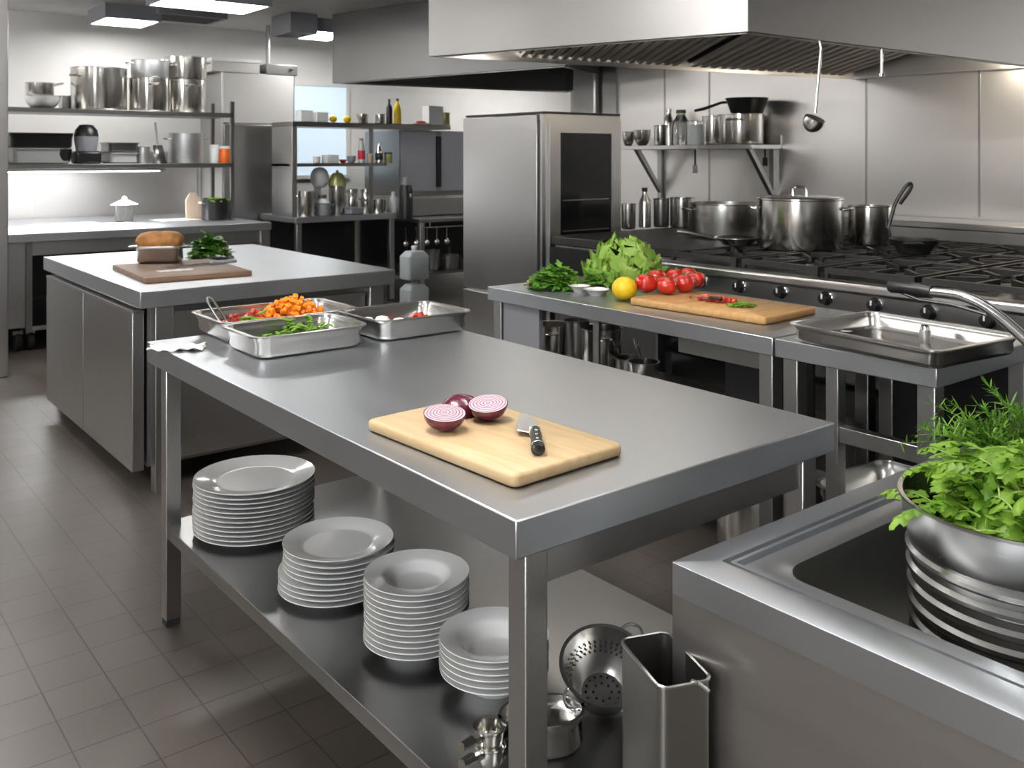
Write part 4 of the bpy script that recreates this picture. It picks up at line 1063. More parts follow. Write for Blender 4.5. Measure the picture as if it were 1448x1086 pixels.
MB().tube([h0.lerp(h1, .75) + Vector((0, 0, -.012)), l0, l0.lerp(l1, .5) + Vector((0, 0, .006)), l1], .004, 8).build('lever', 'chrome', t)
# ================================================================== VEGETABLES ON THE PREP COUNTER
zt_ = ZT
q = [on_z(890, 421, ZT + .026), on_z(1082, 449, ZT + .026), on_z(1148, 433, ZT + .026)]
ax = q[1] - q[0]; rz = math.atan2(ax.y, ax.x); n_ = Vector((-math.sin(rz), math.cos(rz), 0)); w_ = (q[2] - q[1]).dot(n_)
ce = q[0] + ax * .5 + n_ * (w_ / 2)
t = thing('cutting_board', 'long honey-brown cutting board on the prep counter beside the tomatoes', 'cutting board', (ce.x, ce.y, ZT), rz)
lx_, ly_ = ax.length, abs(w_)
MB().loft([rr(lx_ - .006, ly_ - .006, .01, .001), rr(lx_, ly_, .012, .004), rr(lx_, ly_, .012, .022), rr(lx_ - .006, ly_ - .006, .01, .026)], True, True).build('board', 'bamboo', t, ang=60)
BZ = ZT + .0262
c = on_z(1016, 427, BZ)
chunk_pile('chopped_red_pepper', 'strip of chopped red pepper on the honey-brown board', (c.x, c.y, BZ), .05, .22, .012, 60, 'red_veg', .014, 'red pepper', math.atan2(ax.y, ax.x) + PI / 2 + .05)
c = on_z(1050, 434, BZ)
slices('chopped_scallion', 'small heap of bright green chopped scallion on the honey-brown board', 'scallion', (c.x, c.y, BZ), .06, .04, 26, .035, .016, 'leaf', 0, .012)
c = on_z(1003, 424, BZ + .01)
t = thing('paring_knife', 'dark small knife lying on the honey-brown board among the red pepper', 'knife', (c.x, c.y, BZ + .012), rz + PI + .15)
MB().box(-.05, .0, -.008, .008, 0, .012).build('handle', 'black', t, bevel=.004)
MB().prism([(.0, -.008), (.07, -.008), (.09, .004), (.06, .010), (0, .008)], .004, .006).build('blade', 'steel_pan', t)
# tomatoes
TOM = [(914, 407, 16, 'leftmost tomato in the front row, next to the lemon'), (943, 409, 15, 'middle tomato of the front row on the prep counter'), (968, 406, 15, 'right tomato of the front row on the prep counter'),
       (984, 401, 14, 'rightmost tomato, tucked at the end of the heap'), (929, 398, 14, 'tomato behind the leftmost two of the heap'), (955, 397, 14, 'rear middle tomato with a dark stem in the heap'), (973, 394, 13, 'rear right tomato of the heap')]
base = None
for px, py, rp, lb in TOM:
    p = on_z(px, py, ZT + .045); sc = depth(p.x, p.y) / FPX; r = rp * sc
    onb = abs((Vector((p.x, p.y, 0)) - Vector((ce.x, ce.y, 0))).dot(ax.normalized())) < lx_ / 2 + .03
    z0 = ZT + .0265 if onb else ZT + .0265
    T = (p.x, p.y, z0)
    if base is None:
        t = thing('tomato', lb, 'tomato', T, 0, 'tomatoes in the heap'); base = t; r0 = r
        MB().sup(r, r, r * .88, 1, 32, 18, Matrix.Translation((0, 0, r * .86)), lambda v: v * (1 + .025 * math.cos(5 * math.atan2(v.y, v.x)) * (1 - abs(v.z) / r)) - Vector((0, 0, .28 * r * max(0, 1 - math.hypot(v.x, v.y) / (.45 * r)) if v.z > 0 else 0))).build('fruit', 'red', t)
        m = MB()
        for k in range(6): leaf(m, (0, 0, r * 1.50), k * PI / 3, .5, r * .62, r * .22, 1.3, 0, .2, 5)
        m.tube([(0, 0, r * 1.46), (.003, 0, r * 1.66), (.008, .002, r * 1.80)], .0022, 6)
        m.build('calyx', 'green_calyx', t, recalc=False)
    else:
        t = copy_thing(base, T, random.random() * 6, lb); t.scale = (r / r0,) * 3
# the whole tomatoes partly rest on the end of the board
# lemon
p = on_z(883, 408, ZT + .045); r = 17.5 * depth(p.x, p.y) / FPX
t = thing('lemon', 'round yellow lemon at the end of the honey-brown board', 'lemon', (p.x, p.y, ZT + .0), .4)
MB().sup(r, r * 1.03, r * .96, 1, 32, 20, Matrix.Translation((0, 0, r * .955)), lambda v: v * (1 + .10 * max(0, (v.z / r) - .8))).build('fruit', 'yellow', t)
MB().lathe([(0, 0), (r * .09, 0), (r * .06, r * .05), (0, r * .06)], 10, T=Matrix.Translation((0, 0, r * 1.93))).build('stem_end', 'green_calyx', t)
# lettuce head
def lettuce(name, label, loc, R, H, n):
    t = thing(name, label, 'lettuce', loc)
    core = MB()
    for k in range(26):
        az = 2.4 * k; leaf(core, (0, 0, .01), az, .5 + .9 * random.random(), H * .85, R * .8, .7, 0, .5, 8, 0, .05)
    core.build('heart', 'lettuce_pale', t, recalc=False, ang=80)
    m = MB()
    for k in range(n):
        az = 2.39996 * k; q = k / n
        el = 1.5 - 1.3 * q + random.uniform(-.12, .12); r0 = R * .15 * q
        L = (H * .8 if q < .5 else R * 1.05) * random.uniform(.85, 1.1); W = R * random.uniform(1.15, 1.6)
        base_ = Vector((r0 * math.cos(az), r0 * math.sin(az), .012 + .04 * (1 - q)))
        # frilly leaf grid
        nu, nv = 14, 14; vs = []
        side = Vector((-math.sin(az), math.cos(az), 0)); e = el; p_ = base_.copy()
        for i in range(nu + 1):
            s_ = i / nu; w = W * .5 * math.sin(PI * (.10 + .58 * s_)) ** .8 * (1 if s_ < .85 else (1 - ((s_ - .85) / .16) ** 2) ** .5)
            d = Vector((math.cos(az) * math.cos(e), math.sin(az) * math.cos(e), math.sin(e))); nn = side.cross(d)
            for j in range(nv + 1):
                v = j / nv * 2 - 1
                fr = .085 * W * (abs(v) ** 2 + s_ ** 3) * math.sin(j * 1.75 + i * 1.2 + k) * (.4 + s_)
                vs.append(p_ + side * w * v + nn * (-.28 * w * v * v * -1 + fr))
            p_ = p_ + d * (L / nu); e -= (1.1 * s_ ** 2 * 3) / nu
        m.add(vs, [(i * (nv + 1) + j, i * (nv + 1) + j + 1, (i + 1) * (nv + 1) + j + 1, (i + 1) * (nv + 1) + j) for i in range(nu) for j in range(nv)])
    m.v = [(x, y, max(z, .004)) for x, y, z in m.v]
    m.build('leaves', 'lettuce', t, recalc=False, ang=80)
    return t
p = on_z(890, 408, ZT); d = Vector((ST, CT, 0))
lp = p + d * .16
lettuce('lettuce_head', 'big frilly pale green lettuce head behind the lemon', (lp.x, lp.y, ZT), .15, .18, 38)
p = on_z(789, 410, ZT)
herb('parsley_bunch', 'leafy bunch of dark green parsley at the left end of the prep counter', 'herbs', (p.x + .03, p.y + .05, ZT), .115, .105, 120, 'leaf_mid', .040, .034, lobes=3)
# small white dishes with greens
for px, py, w, lb in ((822, 414, 30, 'smaller white oval dish between the parsley and the lettuce'), (846, 419, 36, 'white oval dish of small herbs just left of the lemon')):
    p = on_z(px, py, ZT); s_ = depth(p.x, p.y) / FPX; r = w / 2 * s_
    t = thing('side_dish', lb, 'dish', (p.x + .02, p.y + .03, ZT), 0, )
    MB().lathe([(0, 0), (r * .6, 0), (r * .65, .004), (r, .022), (r + .003, .024), (r - .003, .0245), (r * .62, .007), (0, .006)], 32).build('bowl', 'white', t)
p = on_z(844, 410, ZT)
herb('herb_sprigs', 'small dark green herb sprigs on the white oval dish beside the lemon', 'herbs', (p.x + .03, p.y + .04, ZT + .012), .055, .07, 30, 'leaf_mid', .034, .02)
p = on_z(744, 403, ZT)
t = thing('orange_slice', 'flat orange and pink food slice at the far left tip of the prep counter', 'food', (p.x + .05, p.y + .0, ZT), .6)
MB().sup(.05, .035, .012, .9, 20, 10, Matrix.Translation((0, 0, .0115))).build('flesh', 'bamboo', t)
MB().sup(.045, .03, .006, .9, 20, 8, Matrix.Translation((-.02, -.015, .0055))).build('pink_layer', 'red_veg', t)
# deep empty tray with a small shaker in it
a_ = on_z(1108, 456, ZT + .05); b_ = on_z(1328, 498, ZT + .05); c_ = on_z(1402, 466, ZT + .05)
tr, ti = pan_from('deep rectangular empty steel tray on the side table near the range', ((1108, 456), (1328, 498), (1402, 466)), ZT + .055, .055, name='roasting_tray', cat='tray', r=.03, taper=.95)
p = on_z(1308, 484, ZT + .006)
t = thing('shaker', 'small steel shaker standing inside the deep empty tray', 'shaker', (p.x, p.y, ZT + .0035))
MB().lathe([(0, 0), (.016, 0), (.016, .035), (.013, .04), (0, .04)], 20).build('body', 'steel_dark', t)
MB().lathe([(0, .04), (.014, .04), (.013, .05), (.006, .055), (0, .055)], 20).build('cap', 'chrome', t)
c = on_z(1196, 470, ZT + .004)
t = thing('serving_spoon', 'dark steel spoon lying inside the deep tray at its left', 'spoon', (c.x, c.y, ZT + .010), math.radians(115))
MB().sup(.03, .02, .006, 1, 18, 8).build('bowl', 'steel_dark', t)
MB().tube([(.028, 0, 0), (.06, 0, .004), (.10, 0, .006)], .0035).build('handle', 'steel_dark', t)

# under the prep counter
SHZ = .47
UN = [(781, 463, 50, .16, 'loop', 'shiny steel pot leftmost under the prep counter'), (817, 456, 36, .19, None, 'dark tall pot second from the left under the prep counter'), (872, 466, 58, .17, 'loop', 'largest steel pot under the prep counter'),
      (916, 506, 40, .06, None, 'small low bowl between the pots and the frying pan under the prep counter'), (950, 509, 44, .06, 'long', 'shallow pan beside the low bowl under the prep counter')]
for px, py, w, h, hd, lb in UN:
    p = on_z(px, py, SHZ + h); s_ = depth(p.x, p.y) / FPX; r = w / 2 * s_; p = p + Vector((ST, CT, 0)) * r
    p.x = min(max(p.x, PX0 + .06 + r), PX1 - .08 - r)
    pot(lb, (p.x, p.y, SHZ), r, h, 'steel_pot' if hd else 'steel_dark', 'cooking_pot', hand=hd, rz=.9)
for px, w, h, lb in ((1012, 24, .09, 'small steel cup under the right end of the prep counter'), (1046, 38, .10, 'round steel tin under the right end of the prep counter')):
    p = on_z(px, 560, SHZ); s_ = depth(p.x, p.y) / FPX; r = w / 2 * s_
    x = PX0 + .12; y = y_at(px, x)
    pot(lb, (x, y, SHZ), r, h, 'steel_pan', 'steel_tin', hand=None)
t = thing('hanging_card', 'small pale square card hanging under the prep counter edge', 'card', (PX0 + .35, y_at(862, PX0 + .35), .70))
MB().box(-.003, .003, -.03, .03, 0, .07).build('card', 'paper', t)
MB().tube([(0, 0, .07), (0, 0, ZT - .055 - .70)], .002).build('string', 'black', t)
# steel tub on the lower shelf of the side table
c = on_z(1175, 668, .41)
gn_pan('open steel tub on the lowest shelf of the side table', (PX0 + .26, (yC + yB) / 2 - .005, .257), .40, .36, .15, 0, name='steel_tub', cat='tub', r=.05, lip=.012)
lowc = on_z(1075, 700, .20)
pot('wide steel stockpot standing on the floor under the prep counter', (2.66, 1.98, 0), .15, .36, 'steel_pot', 'stockpot', rz=.3)

# ================================================================== POTS ON THE RANGE
def on_range(px, py_front, wpx, z):
    p = on_z(px, py_front, z); s_ = depth(p.x, p.y) / FPX; r = wpx / 2 * s_; r = r * (1 + r / depth(p.x, p.y)); p = p + Vector((ST, CT, 0)) * r
    return p, r, (depth(p.x, p.y)) / FPX
p, r, s_ = on_range(1150, 356, 118, ZG)
H = 70 * s_ * .98
BP = pot('large shiny lidded stockpot in the middle of the range', (p.x, p.y, ZG), r, H, rz=-TH - .35)
lid('domed steel lid with loop handle on the large stockpot', (p.x, p.y, ZG + H + .003), r + .001, rz=-TH)
p2, r2, s2 = on_range(1241, 348, 58, ZG)
t = pot('steel saucepan with long black upright handle right of the large stockpot', (p2.x, p2.y, ZG), r2, 54 * s2, name='saucepan', hand=None)
H2 = 54 * s2; R3 = Vector((CT, -ST, 0))
hp = [R3 * (r2 * .55) + Vector((0, 0, H2 * .45)) - Vector((ST, CT, 0)) * r2 * .86, R3 * (r2 * .75) + Vector((0, 0, H2 * .85)) - Vector((ST, CT, 0)) * r2 * .9, R3 * (r2 * .9) + Vector((0, 0, H2 * 1.1)) - Vector((ST, CT, 0)) * r2 * .9, R3 * (r2 * 1.35) + Vector((0, 0, H2 * 1.5)) - Vector((ST, CT, 0)) * r2 * .9, R3 * (r2 * 1.62) + Vector((0, 0, H2 * 1.6)) - Vector((ST, CT, 0)) * r2 * .9, R3 * (r2 * 1.6) + Vector((0, 0, H2 * 1.45)) - Vector((ST, CT, 0)) * r2 * .9, R3 * (r2 * 1.1) + Vector((0, 0, H2 * 1.08)) - Vector((ST, CT, 0)) * r2 * .9]
MB().tube(smooth(hp, 4), .009, 8).build('handle', 'black', t)
p, r, s_ = on_range(1039, 336, 104, ZG)
pot('wide low steel braising pot behind the frying pan on the range', (p.x, p.y, ZG), r, 44 * s_, 'steel_pan', 'braising_pot', rz=-TH)
p, r, s_ = on_range(1050, 349, 62, ZG)
t = thing('frying_pan', 'small frying pan with pale handle pointing left, in front of the braising pot', 'pan', (p.x, p.y, ZG))
MB().lathe(pot_profile(r, .035, .03), 40).build('body', 'steel_pan', t)
lv = -R3
MB().tube([lv * (r - .002) + Vector((0, 0, .027)), lv * (r + .04) + Vector((0, 0, .04)), lv * (r + .16) + Vector((0, 0, .062)), lv * (r + .19) + Vector((0, 0, .065))], [.007, .008, .010, .008]).build('handle', 'steel_pan', t)
# things on the griddle and at the back
p, r, s_ = on_range(968, 323, 34, ZGR)
pot('small tall steel pot left of the braising pot, on the griddle', (p.x, p.y, ZGR), r, 42 * s_, 'steel_pot', 'cooking_pot', hand=None)
p, r, s_ = on_range(913, 322, 17, ZGR)
bottle('clear oil bottle with black spout on the griddle beside the fridge', (p.x, p.y, ZGR), r, 56 * s_, 'steel_pan', 'black', 'oil_bottle', neck=.4)
p, r, s_ = on_range(890, 325, 20, ZGR)
pot('low steel cup at the left end of the griddle', (p.x, p.y, ZGR), r, 36 * s_, 'steel_pan', 'cup', cat='cup', hand=None)
p, r, s_ = on_range(937, 322, 22, ZGR)
pot('dark steel pot between the oil bottle and the small tall pot', (p.x, p.y, ZGR), r, 40 * s_, 'steel_dark', 'cooking_pot', hand=None)
p, r, s_ = on_range(1306, 362, 64, ZG)
pot('low black iron pan on the rear right burners of the range', (p.x, p.y, ZG), r, 20 * s_, 'iron', 'iron_pan', cat='pan', hand='loop', flare=.03, rz=.5)

# on the wall shelf
def shelf_xy(px, wpx, x):
    y, s_ = on_x(px, x); return y, wpx / 2 * s_, s_
xs_ = SX + .13
for px, w, h, kind, lb in ((889, 18, 20, 'bowl', 'small steel bowl at the left end of the wall shelf'), (908, 24, 22, 'bowl', 'second small steel bowl from the left on the wall shelf'),
                           (934, 18, 28, 'pot', 'steel beaker left of the spray bottle on the wall shelf'),
                           (985, 26, 34, 'jar', 'white-lidded pale jar in the middle of the wall shelf'), (1008, 30, 40, 'pot', 'steel pot with stripes left of the stacked black pan on the wall shelf')):
    y, r, s_ = shelf_xy(px, w, xs_); loc = (xs_, y, SZ)
    if kind == 'bowl': bowl(lb, loc, r, h * s_)
    elif kind == 'pot': pot(lb, loc, r, h * s_, 'steel_pot', 'steel_pot', hand=None)
    else: jar(lb, loc, r, h * s_, 'plastic_white', 'steel_pan')
y, r, s_ = shelf_xy(946, 14, xs_ + .06); bottle('slim steel shaker bottle behind the beaker on the wall shelf', (xs_ + .06, y, SZ), r, 52 * s_, 'steel_pot', 'steel_pan', neck=.5)
y, r, s_ = shelf_xy(963, 24, xs_ - .02); bottle('clear squat bottle with green cap on the wall shelf', (xs_ - .02, y, SZ), r, 50 * s_, 'glass', 'green_calyx', neck=.5)
y, r, s_ = shelf_xy(1048, 62, xs_); H = 42 * s_
pot('wide steel pot carrying the black pan at the right of the wall shelf', (xs_, y, SZ), r, H, 'steel_pot', 'cooking_pot', hand='loop', rz=.4)
y, r, s_ = shelf_xy(1056, 58, xs_)
t = thing('black_pan', 'glossy black frying pan stacked on the steel pot of the wall shelf', 'pan', (xs_, y, SZ + H + .003), PI / 2 + .1)
MB().lathe(pot_profile(r, 22 * s_, .03), 40).build('body', 'black_steel', t)
MB().tube([(r - .004, 0, 18 * s_), (r + .06, 0, 18 * s_), (r + .2, 0, 10 * s_), (r + .27, 0, 8 * s_)], [.008, .009, .011, .009]).build('handle', 'black', t)
# ladle hanging from the hood lip
def edge_x(px):
    d = ray(px, 220); e = Rw - N; k = (N.x * e.y - N.y * e.x) / (d.x * e.y - d.y * e.x); return d.x * k
x = edge_x(1161)
y_l = y_at(1160, x); 
def hp_(px, py): d = ray(px, py); k = x / d.x; return Vector((0, d.y * k, HC + d.z * k))
top = hp_(1161, 68); top.y = top.y; bot = hp_(1153, 160)
t = thing('ladle', 'long-handled steel ladle hanging from the hood over the stockpot', 'ladle', (x, top.y, bot.z))
MB().tube([(0, bot.y - top.y, .0), (0, 0, (top.z - bot.z)), (0, .008, HB + .012 - bot.z), (0, .024, HB + .014 - bot.z)], .006).build('handle', 'steel_pan', t)
MB().sup(.045, .042, .05, 1, 24, 14, Matrix.Translation((0, bot.y - top.y + .006, -.03)) @ Matrix.Rotation(.5, 4, 'X'), lambda v: Vector((v.x, v.y, min(v.z, .012)))).build('bowl', 'steel_pan', t)
x = edge_x(1254)
top = hp_(1254, 78); top.y += .024; bot = hp_(1254, 108)
t = thing('hook_rod', 'short steel rod hanging from the hood, right of the ladle', 'rod', (x, top.y, bot.z))
MB().tube([(0, 0, 0), (0, 0, HB + .012 - bot.z)], .007).build('rod', 'steel_pan', t)
MB().lathe([(0, 0), (.012, 0), (.012, .014), (0, .014)], 14).build('end_cap', 'chrome', t)
# small tools hanging under the wall shelf
for px, h, lb in ((983, .16, 'grey spatula hanging under the middle of the wall shelf'), (1082, .11, 'black tool hanging under the right end of the wall shelf')):
    x = (SX + .05) if h > .12 else SX + .24; y = y_at(px, x)
    t = thing('spatula', lb, 'spatula', (x, y, SZ - .03 - h))
    MB().box(-.003, .003, -.006, .006, .05, h).build('handle', 'black', t)
    MB().box(-.002, .002, -.02, .02, 0, .055).build('blade', 'steel_dark' if h > .12 else 'black', t, bevel=.002)

# ================================================================== BREAD BOARD ON THE ISLAND
q = [on_z(205, 395, ZT + .018), on_z(357, 384, ZT + .018), on_z(182, 374, ZT + .018)]
ax = q[1] - q[0]; rz = math.atan2(ax.y, ax.x); n_ = Vector((-math.sin(rz), math.cos(rz), 0)); w_ = max(.2, (q[2] - q[0]).dot(n_))
ce = q[0] + ax * .5 + n_ * (w_ / 2)
t = thing('cutting_board', 'dark brown wooden board with bread and a knife on the island', 'cutting board', (ce.x, ce.y, ZT), rz)
MB().loft([rr(ax.length, w_, .01, .001), rr(ax.length, w_, .01, .02), rr(ax.length - .005, w_ - .005, .009, .022)], True, True).build('board', 'walnut', t, ang=60)
IZ = ZT + .0222
p = on_z(219, 373, IZ); s_ = depth(p.x, p.y) / FPX
lw = 62 * s_
bp = p + Vector((ST, CT, 0)) * .07
rzl = math.atan2(-ST, CT) + .12
tin = gn_pan('steel loaf tin under the bread at the back of the dark board', (bp.x, bp.y, IZ if True else ZT), lw * 1.02, .155, .085, rzl, name='loaf_tin', cat='tin', mat='steel_pan', lip=.008, r=.02, taper=.9)
MB().box(-lw * .51 - .035, -lw * .50, -.03, .03, .078, .083).build('grip', 'steel_pan', tin, bevel=.002)
MB().box(lw * .50, lw * .51 + .03, -.03, .03, .078, .083).build('grip', 'steel_pan', tin, bevel=.002)
t = thing('bread_loaf', 'crusty golden loaf of bread sitting in the loaf tin', 'bread', (bp.x, bp.y, IZ + .006), rzl)
MB().loft([rr(lw * .88 * k, .128 * k2, .03, z) for k, k2, z in ((.92, .9, 0), (.98, .98, .03), (1.0, 1.0, .075), (1.12, 1.12, .092), (1.13, 1.12, .105), (1.06, 1.0, .125), (.88, .78, .14), (.55, .45, .147), (.2, .15, .149))], True, True).build('crust', 'crust', t, ang=80)
p = on_z(289, 366, ZT + .005)
hp0 = p + Vector((ST, CT, 0)) * .09
herb('herb_bunch', 'dark green leafy herb bunch behind the knife on the island', 'herbs', (hp0.x, hp0.y, ZT), .095, .135, 70, 'leaf_dark', .06, .05, lobes=0)
k0 = on_z(334, 371, IZ); k1 = on_z(228, 380, IZ)
t = thing('bread_knife', 'long pale-bladed knife lying across the dark board on the island', 'knife', (k0.x, k0.y, IZ), math.atan2(k1.y - k0.y, k1.x - k0.x))
kl = (k1 - k0).length
MB().box(0, kl * .36, -.012, .012, 0, .016).build('handle', 'grey_plastic', t, bevel=.005)
MB().prism([(kl * .36, -.012), (kl * .9, -.016), (kl, .0), (kl * .9, .012), (kl * .36, .012)], .004, .008).build('blade', 'chrome', t)
c = on_z(250, 383, IZ)
t = thing('paper_wrap', 'white crumpled paper under the knife at the left of the dark board', 'paper', (c.x, c.y + .01, IZ), rz)
m = MB(); vs = []
for j in range(7):
    for i in range(12): vs.append(((i / 11 - .5) * .16, (j / 6 - .5) * .07, .0015 + .0012 * math.sin(i * 1.9 + j * 2.3)))
m.add(vs, [(j * 12 + i, j * 12 + i + 1, (j + 1) * 12 + i + 1, (j + 1) * 12 + i) for j in range(6) for i in range(11)])
m.build('sheet', 'paper', t, solid=.001, ang=80)

# ================================================================== POTS ON THE LEFT RACK
def rk(px, wpx, y): x, s_ = on_y(px, y); return x, wpx / 2 * s_, s_
y = 7.98
x, r, s_ = rk(140, 74, y); pot('tallest lone stockpot on the left of the rack top', (x, y, ST1), r, 59 * s_, rz=.4)
y = 7.93
x, r, s_ = rk(212, 56, y); HB_ = 46 * s_; pot('left lower stockpot of the stacked pair on the rack top', (x, y, ST1), r, HB_, rz=PI / 2)
xl, rl = x, r
y = 8.02
x, r, s_ = rk(262, 56, y); HC_ = 46 * s_; pot('right lower stockpot of the stacked pots on the rack top', (x, y, ST1), r, HC_, rz=PI / 2)
pot('stockpot stacked topmost at the right of the rack', (x, y, ST1 + HC_ + .004), r * 1.02, 31 * s_, rz=0)
y = 7.93
pot('dull grey pot stacked behind, on the left lower stockpot', (xl, y, ST1 + HB_ + .004), rl * .9, 24 * s_, 'alu', 'stockpot', rz=0)
y = 7.95
x, r, s_ = rk(60, 46, y)
bowl('wide white bowl at the left end of the rack top', (x, y, ST1), r, 18 * s_, 'white')
pot('brownish steel pan sitting in the white bowl at the rack top left', (x - .02, y, ST1 + 18 * s_ + .004), r * .8, 17 * s_, 'steel_pan', 'saute_pan', cat='pan', hand='long', rz=.6, hl=.14)
x, r, s_ = rk(92, 16, 8.1); pot('small grey pot between the bowl and the tallest stockpot on the rack', (x, 8.1, ST1), r, 20 * s_, 'alu', 'small_pot', hand=None)
# lower board
y = 7.98
x, r, s_ = rk(54, 84, y)
gn_pan('white deep tray under the black roasting pan on the lower rack board', (x, y, ST2), r * 1.9, .32, 22 * s_, 0, name='tray', cat='tray', mat='plastic_white')
gn_pan('large black roasting pan stacked on the white tray of the lower rack board', (x, y, ST2 + 22 * s_ + .003), r * 2.05, .34, 21 * s_, 0, name='roasting_pan', cat='pan', mat='black_steel')
y = 7.88
x, r, s_ = rk(122, 34, y)
t = thing('food_processor', 'black food processor with domed top on the lower rack board', 'food processor', (x, y, ST2))
MB().box(-r, r, -r, r, 0, 18 * s_).build('motor_base', 'black', t, bevel=.02)
MB().lathe([(0, 18 * s_), (r * .8, 18 * s_), (r * .95, 36 * s_), (r * .9, 40 * s_), (0, 40 * s_)], 28).build('bowl', 'grey_plastic', t)
MB().lathe([(0, 39 * s_), (r * .95, 39 * s_), (r * .85, 48 * s_), (r * .5, 55 * s_), (0, 56 * s_)], 28).build('lid', 'black', t)
x, r, s_ = rk(90, 22, y); bowl('black tilted tub left of the food processor', (x, y, ST2), r, 22 * s_, 'black', 'tub', cat='tub')
y = 8.0
x, r, s_ = rk(169, 46, y)
gn_pan('white tray under the narrow dark pan on the lower rack board', (x, y, ST2), r * 1.9, .3, 15 * s_, 0, name='tray', cat='tray', mat='plastic_white')
gn_pan('narrow dark pan stacked on a white tray right of the food processor', (x, y, ST2 + 15 * s_ + .003), r * 1.95, .3, 14 * s_, 0, name='baking_pan', cat='pan', mat='steel_dark')
x, r, s_ = rk(203, 17, 7.9); jar('grey steel canister left of the hanging slice on the lower rack board', (x, 7.9, ST2), r, 24 * s_, 'alu', 'alu', name='canister')
x, r, s_ = rk(226, 20, 7.86)
t = thing('fish_slice', 'dark wide fish slice leaning by the aluminium pot on the rack', 'spatula', (x, 7.86, ST2))
MB().add([(-r, 0, .0), (r, 0, .0), (r * .5, .03, 26 * s_), (-r * .8, .03, 26 * s_)], [(0, 1, 2, 3)]).build('blade', 'steel_dark', t, solid=.004)
MB().tube([(-r * .2, .03, 25 * s_), (-r * .3, .06, 58 * s_)], .008).build('handle', 'steel_dark', t)
x, r, s_ = rk(263, 48, 7.98); pot('matte aluminium pot on the lower rack board', (x, 7.98, ST2), r, 42 * s_, 'alu', 'aluminium_pot', rz=0)
x, r, s_ = rk(303, 13, 7.95); jar('white lidded jar near the right end of the lower rack board', (x, 7.95, ST2), r, 26 * s_, 'plastic_white')
x, r, s_ = rk(318, 16, 7.95); jar('jar with orange contents and white lid at the right end of the rack', (x, 7.95, ST2), r, 24 * s_, 'orange_glass')

# on the back counter
x, r, s_ = rk(176, 30, 8.1)
t = thing('glass_jar', 'clear glass jar with knobbed white lid on the back counter', 'jar', (x, 8.1, ZT))
MB().lathe([(0, 0), (r * .7, 0), (r * .75, .01), (r * .8, 24 * s_), (r * .78, 24 * s_), (r * .72, .012), (0, .006)], 28).build('body', 'glass', t)
m = MB().lathe([(0, 24 * s_), (r * 1.2, 24 * s_), (r * 1.25, 25 * s_), (r * .5, 30 * s_), (r * .15, 32 * s_), (0, 32 * s_)], 28)
m.sup(r * .25, r * .25, r * .22, 1, 14, 8, Matrix.Translation((0, 0, 33 * s_))); m.build('lid', 'white', t)
for px, py, sx, sy, rot, lb in ((95, 318, .25, .16, .1, 'large white sheet flat at the left of the back counter'), (160, 317, .14, .12, -.1, 'white sheet flat in the middle of the back counter'), (248, 311, .17, .13, .15, 'pale sheet flat at the right of the back counter')):
    c = on_z(px, py, ZT)
    o = MB().box(-sx, sx, -sy, sy, 0, .003).build('paper_sheet', 'paper'); o.location = (c.x, c.y, ZT); o.rotation_euler = (0, 0, rot); tag(o, lb, 'paper')
x, r, s_ = rk(274, 22, 8.2)
t = thing('wooden_board', 'pale wooden board leaning upright on the back counter', 'board', (x, 8.2, ZT))
MB().prism([(-r, 0), (r, 0), (r, 26 * s_), (r * .3, 36 * s_), (-r * .4, 36 * s_), (-r, 26 * s_)], -.01, .01, Matrix.Rotation(PI / 2 - .1, 4, 'X')).build('panel', 'pale_wood', t, bevel=.004)
x, r, s_ = rk(305, 38, 7.9)
pot('black pot with pale band near the right end of the back counter', (x, 7.9, ZT), r, 30 * s_, 'black_steel', 'black_pot', rz=0, hmat='steel_pan')
o = slices('green_vegetables', 'bright yellow-green vegetables topping the black pot', 'vegetables', (x, 7.9, ZT + 27 * s_), r * 1.5, r * 1.5, 60, .05, .03, 'lettuce', 0, .03)
# ================================================================== FAR SHELVES
y = 7.82
def fs(px, w): return rk(px, w, y)
Z = FS1
for px, w, h, k, mt, lb in ((430, 18, 16, 'box', 'plastic_white', 'white carton at the left end of the far top shelf'), (452, 18, 14, 'box', 'plastic_white', 'second white carton from the left on the far top shelf'),
                            (612, 24, 26, 'box', 'plastic_white', 'large white carton near the right of the far top shelf')):
    x, r, s_ = fs(px, w); t = thing('carton', lb, 'box', (x, y, Z))
    MB().box(-r, r, -.06, .06, 0, h * s_).build('body', mt, t, bevel=.003)
    MB().box(-r * 1.02, r * 1.02, -.062, .062, h * s_ * .86, h * s_ * 1.01).build('lid', 'paper', t, bevel=.002)
for px, lb in ((471, 'left of two lemons on the far top shelf'), (491, 'right of two lemons on the far top shelf')):
    x, r, s_ = fs(px, 10); o = MB().sup(r * 1.2, r, r, 1, 16, 10, Matrix.Translation((0, 0, r))).build('lemon', 'yellow'); o.location = (x, y, Z); tag(o, lb, 'lemon')
x, r, s_ = fs(512, 16); bowl('small steel funnel bowl left of the bottles on the far top shelf', (x, y, Z), r, 13 * s_)
x, r, s_ = fs(523, 10); pot('tiny dark-rimmed cup between bowl and pot on the far top shelf', (x, y + .1, Z), r, 12 * s_, 'steel_pan', 'cup', cat='cup', hand=None)
x, r, s_ = fs(537, 14); pot('small steel pot just left of the black bottle', (x, y, Z), r, 13 * s_, 'steel_pot', 'small_pot', hand=None)
x, r, s_ = fs(550.5, 9); bottle('slim black bottle on the far top shelf', (x, y, Z), r, 35 * s_, 'black', 'black')
x, r, s_ = fs(562, 11); bottle('bright yellow bottle on the far top shelf', (x, y, Z), r, 36 * s_, 'yellow', 'black')
x, r, s_ = fs(592, 30)
t = thing('food_tray', 'low tray of reddish food right of the yellow bottle', 'tray', (x, y, Z))
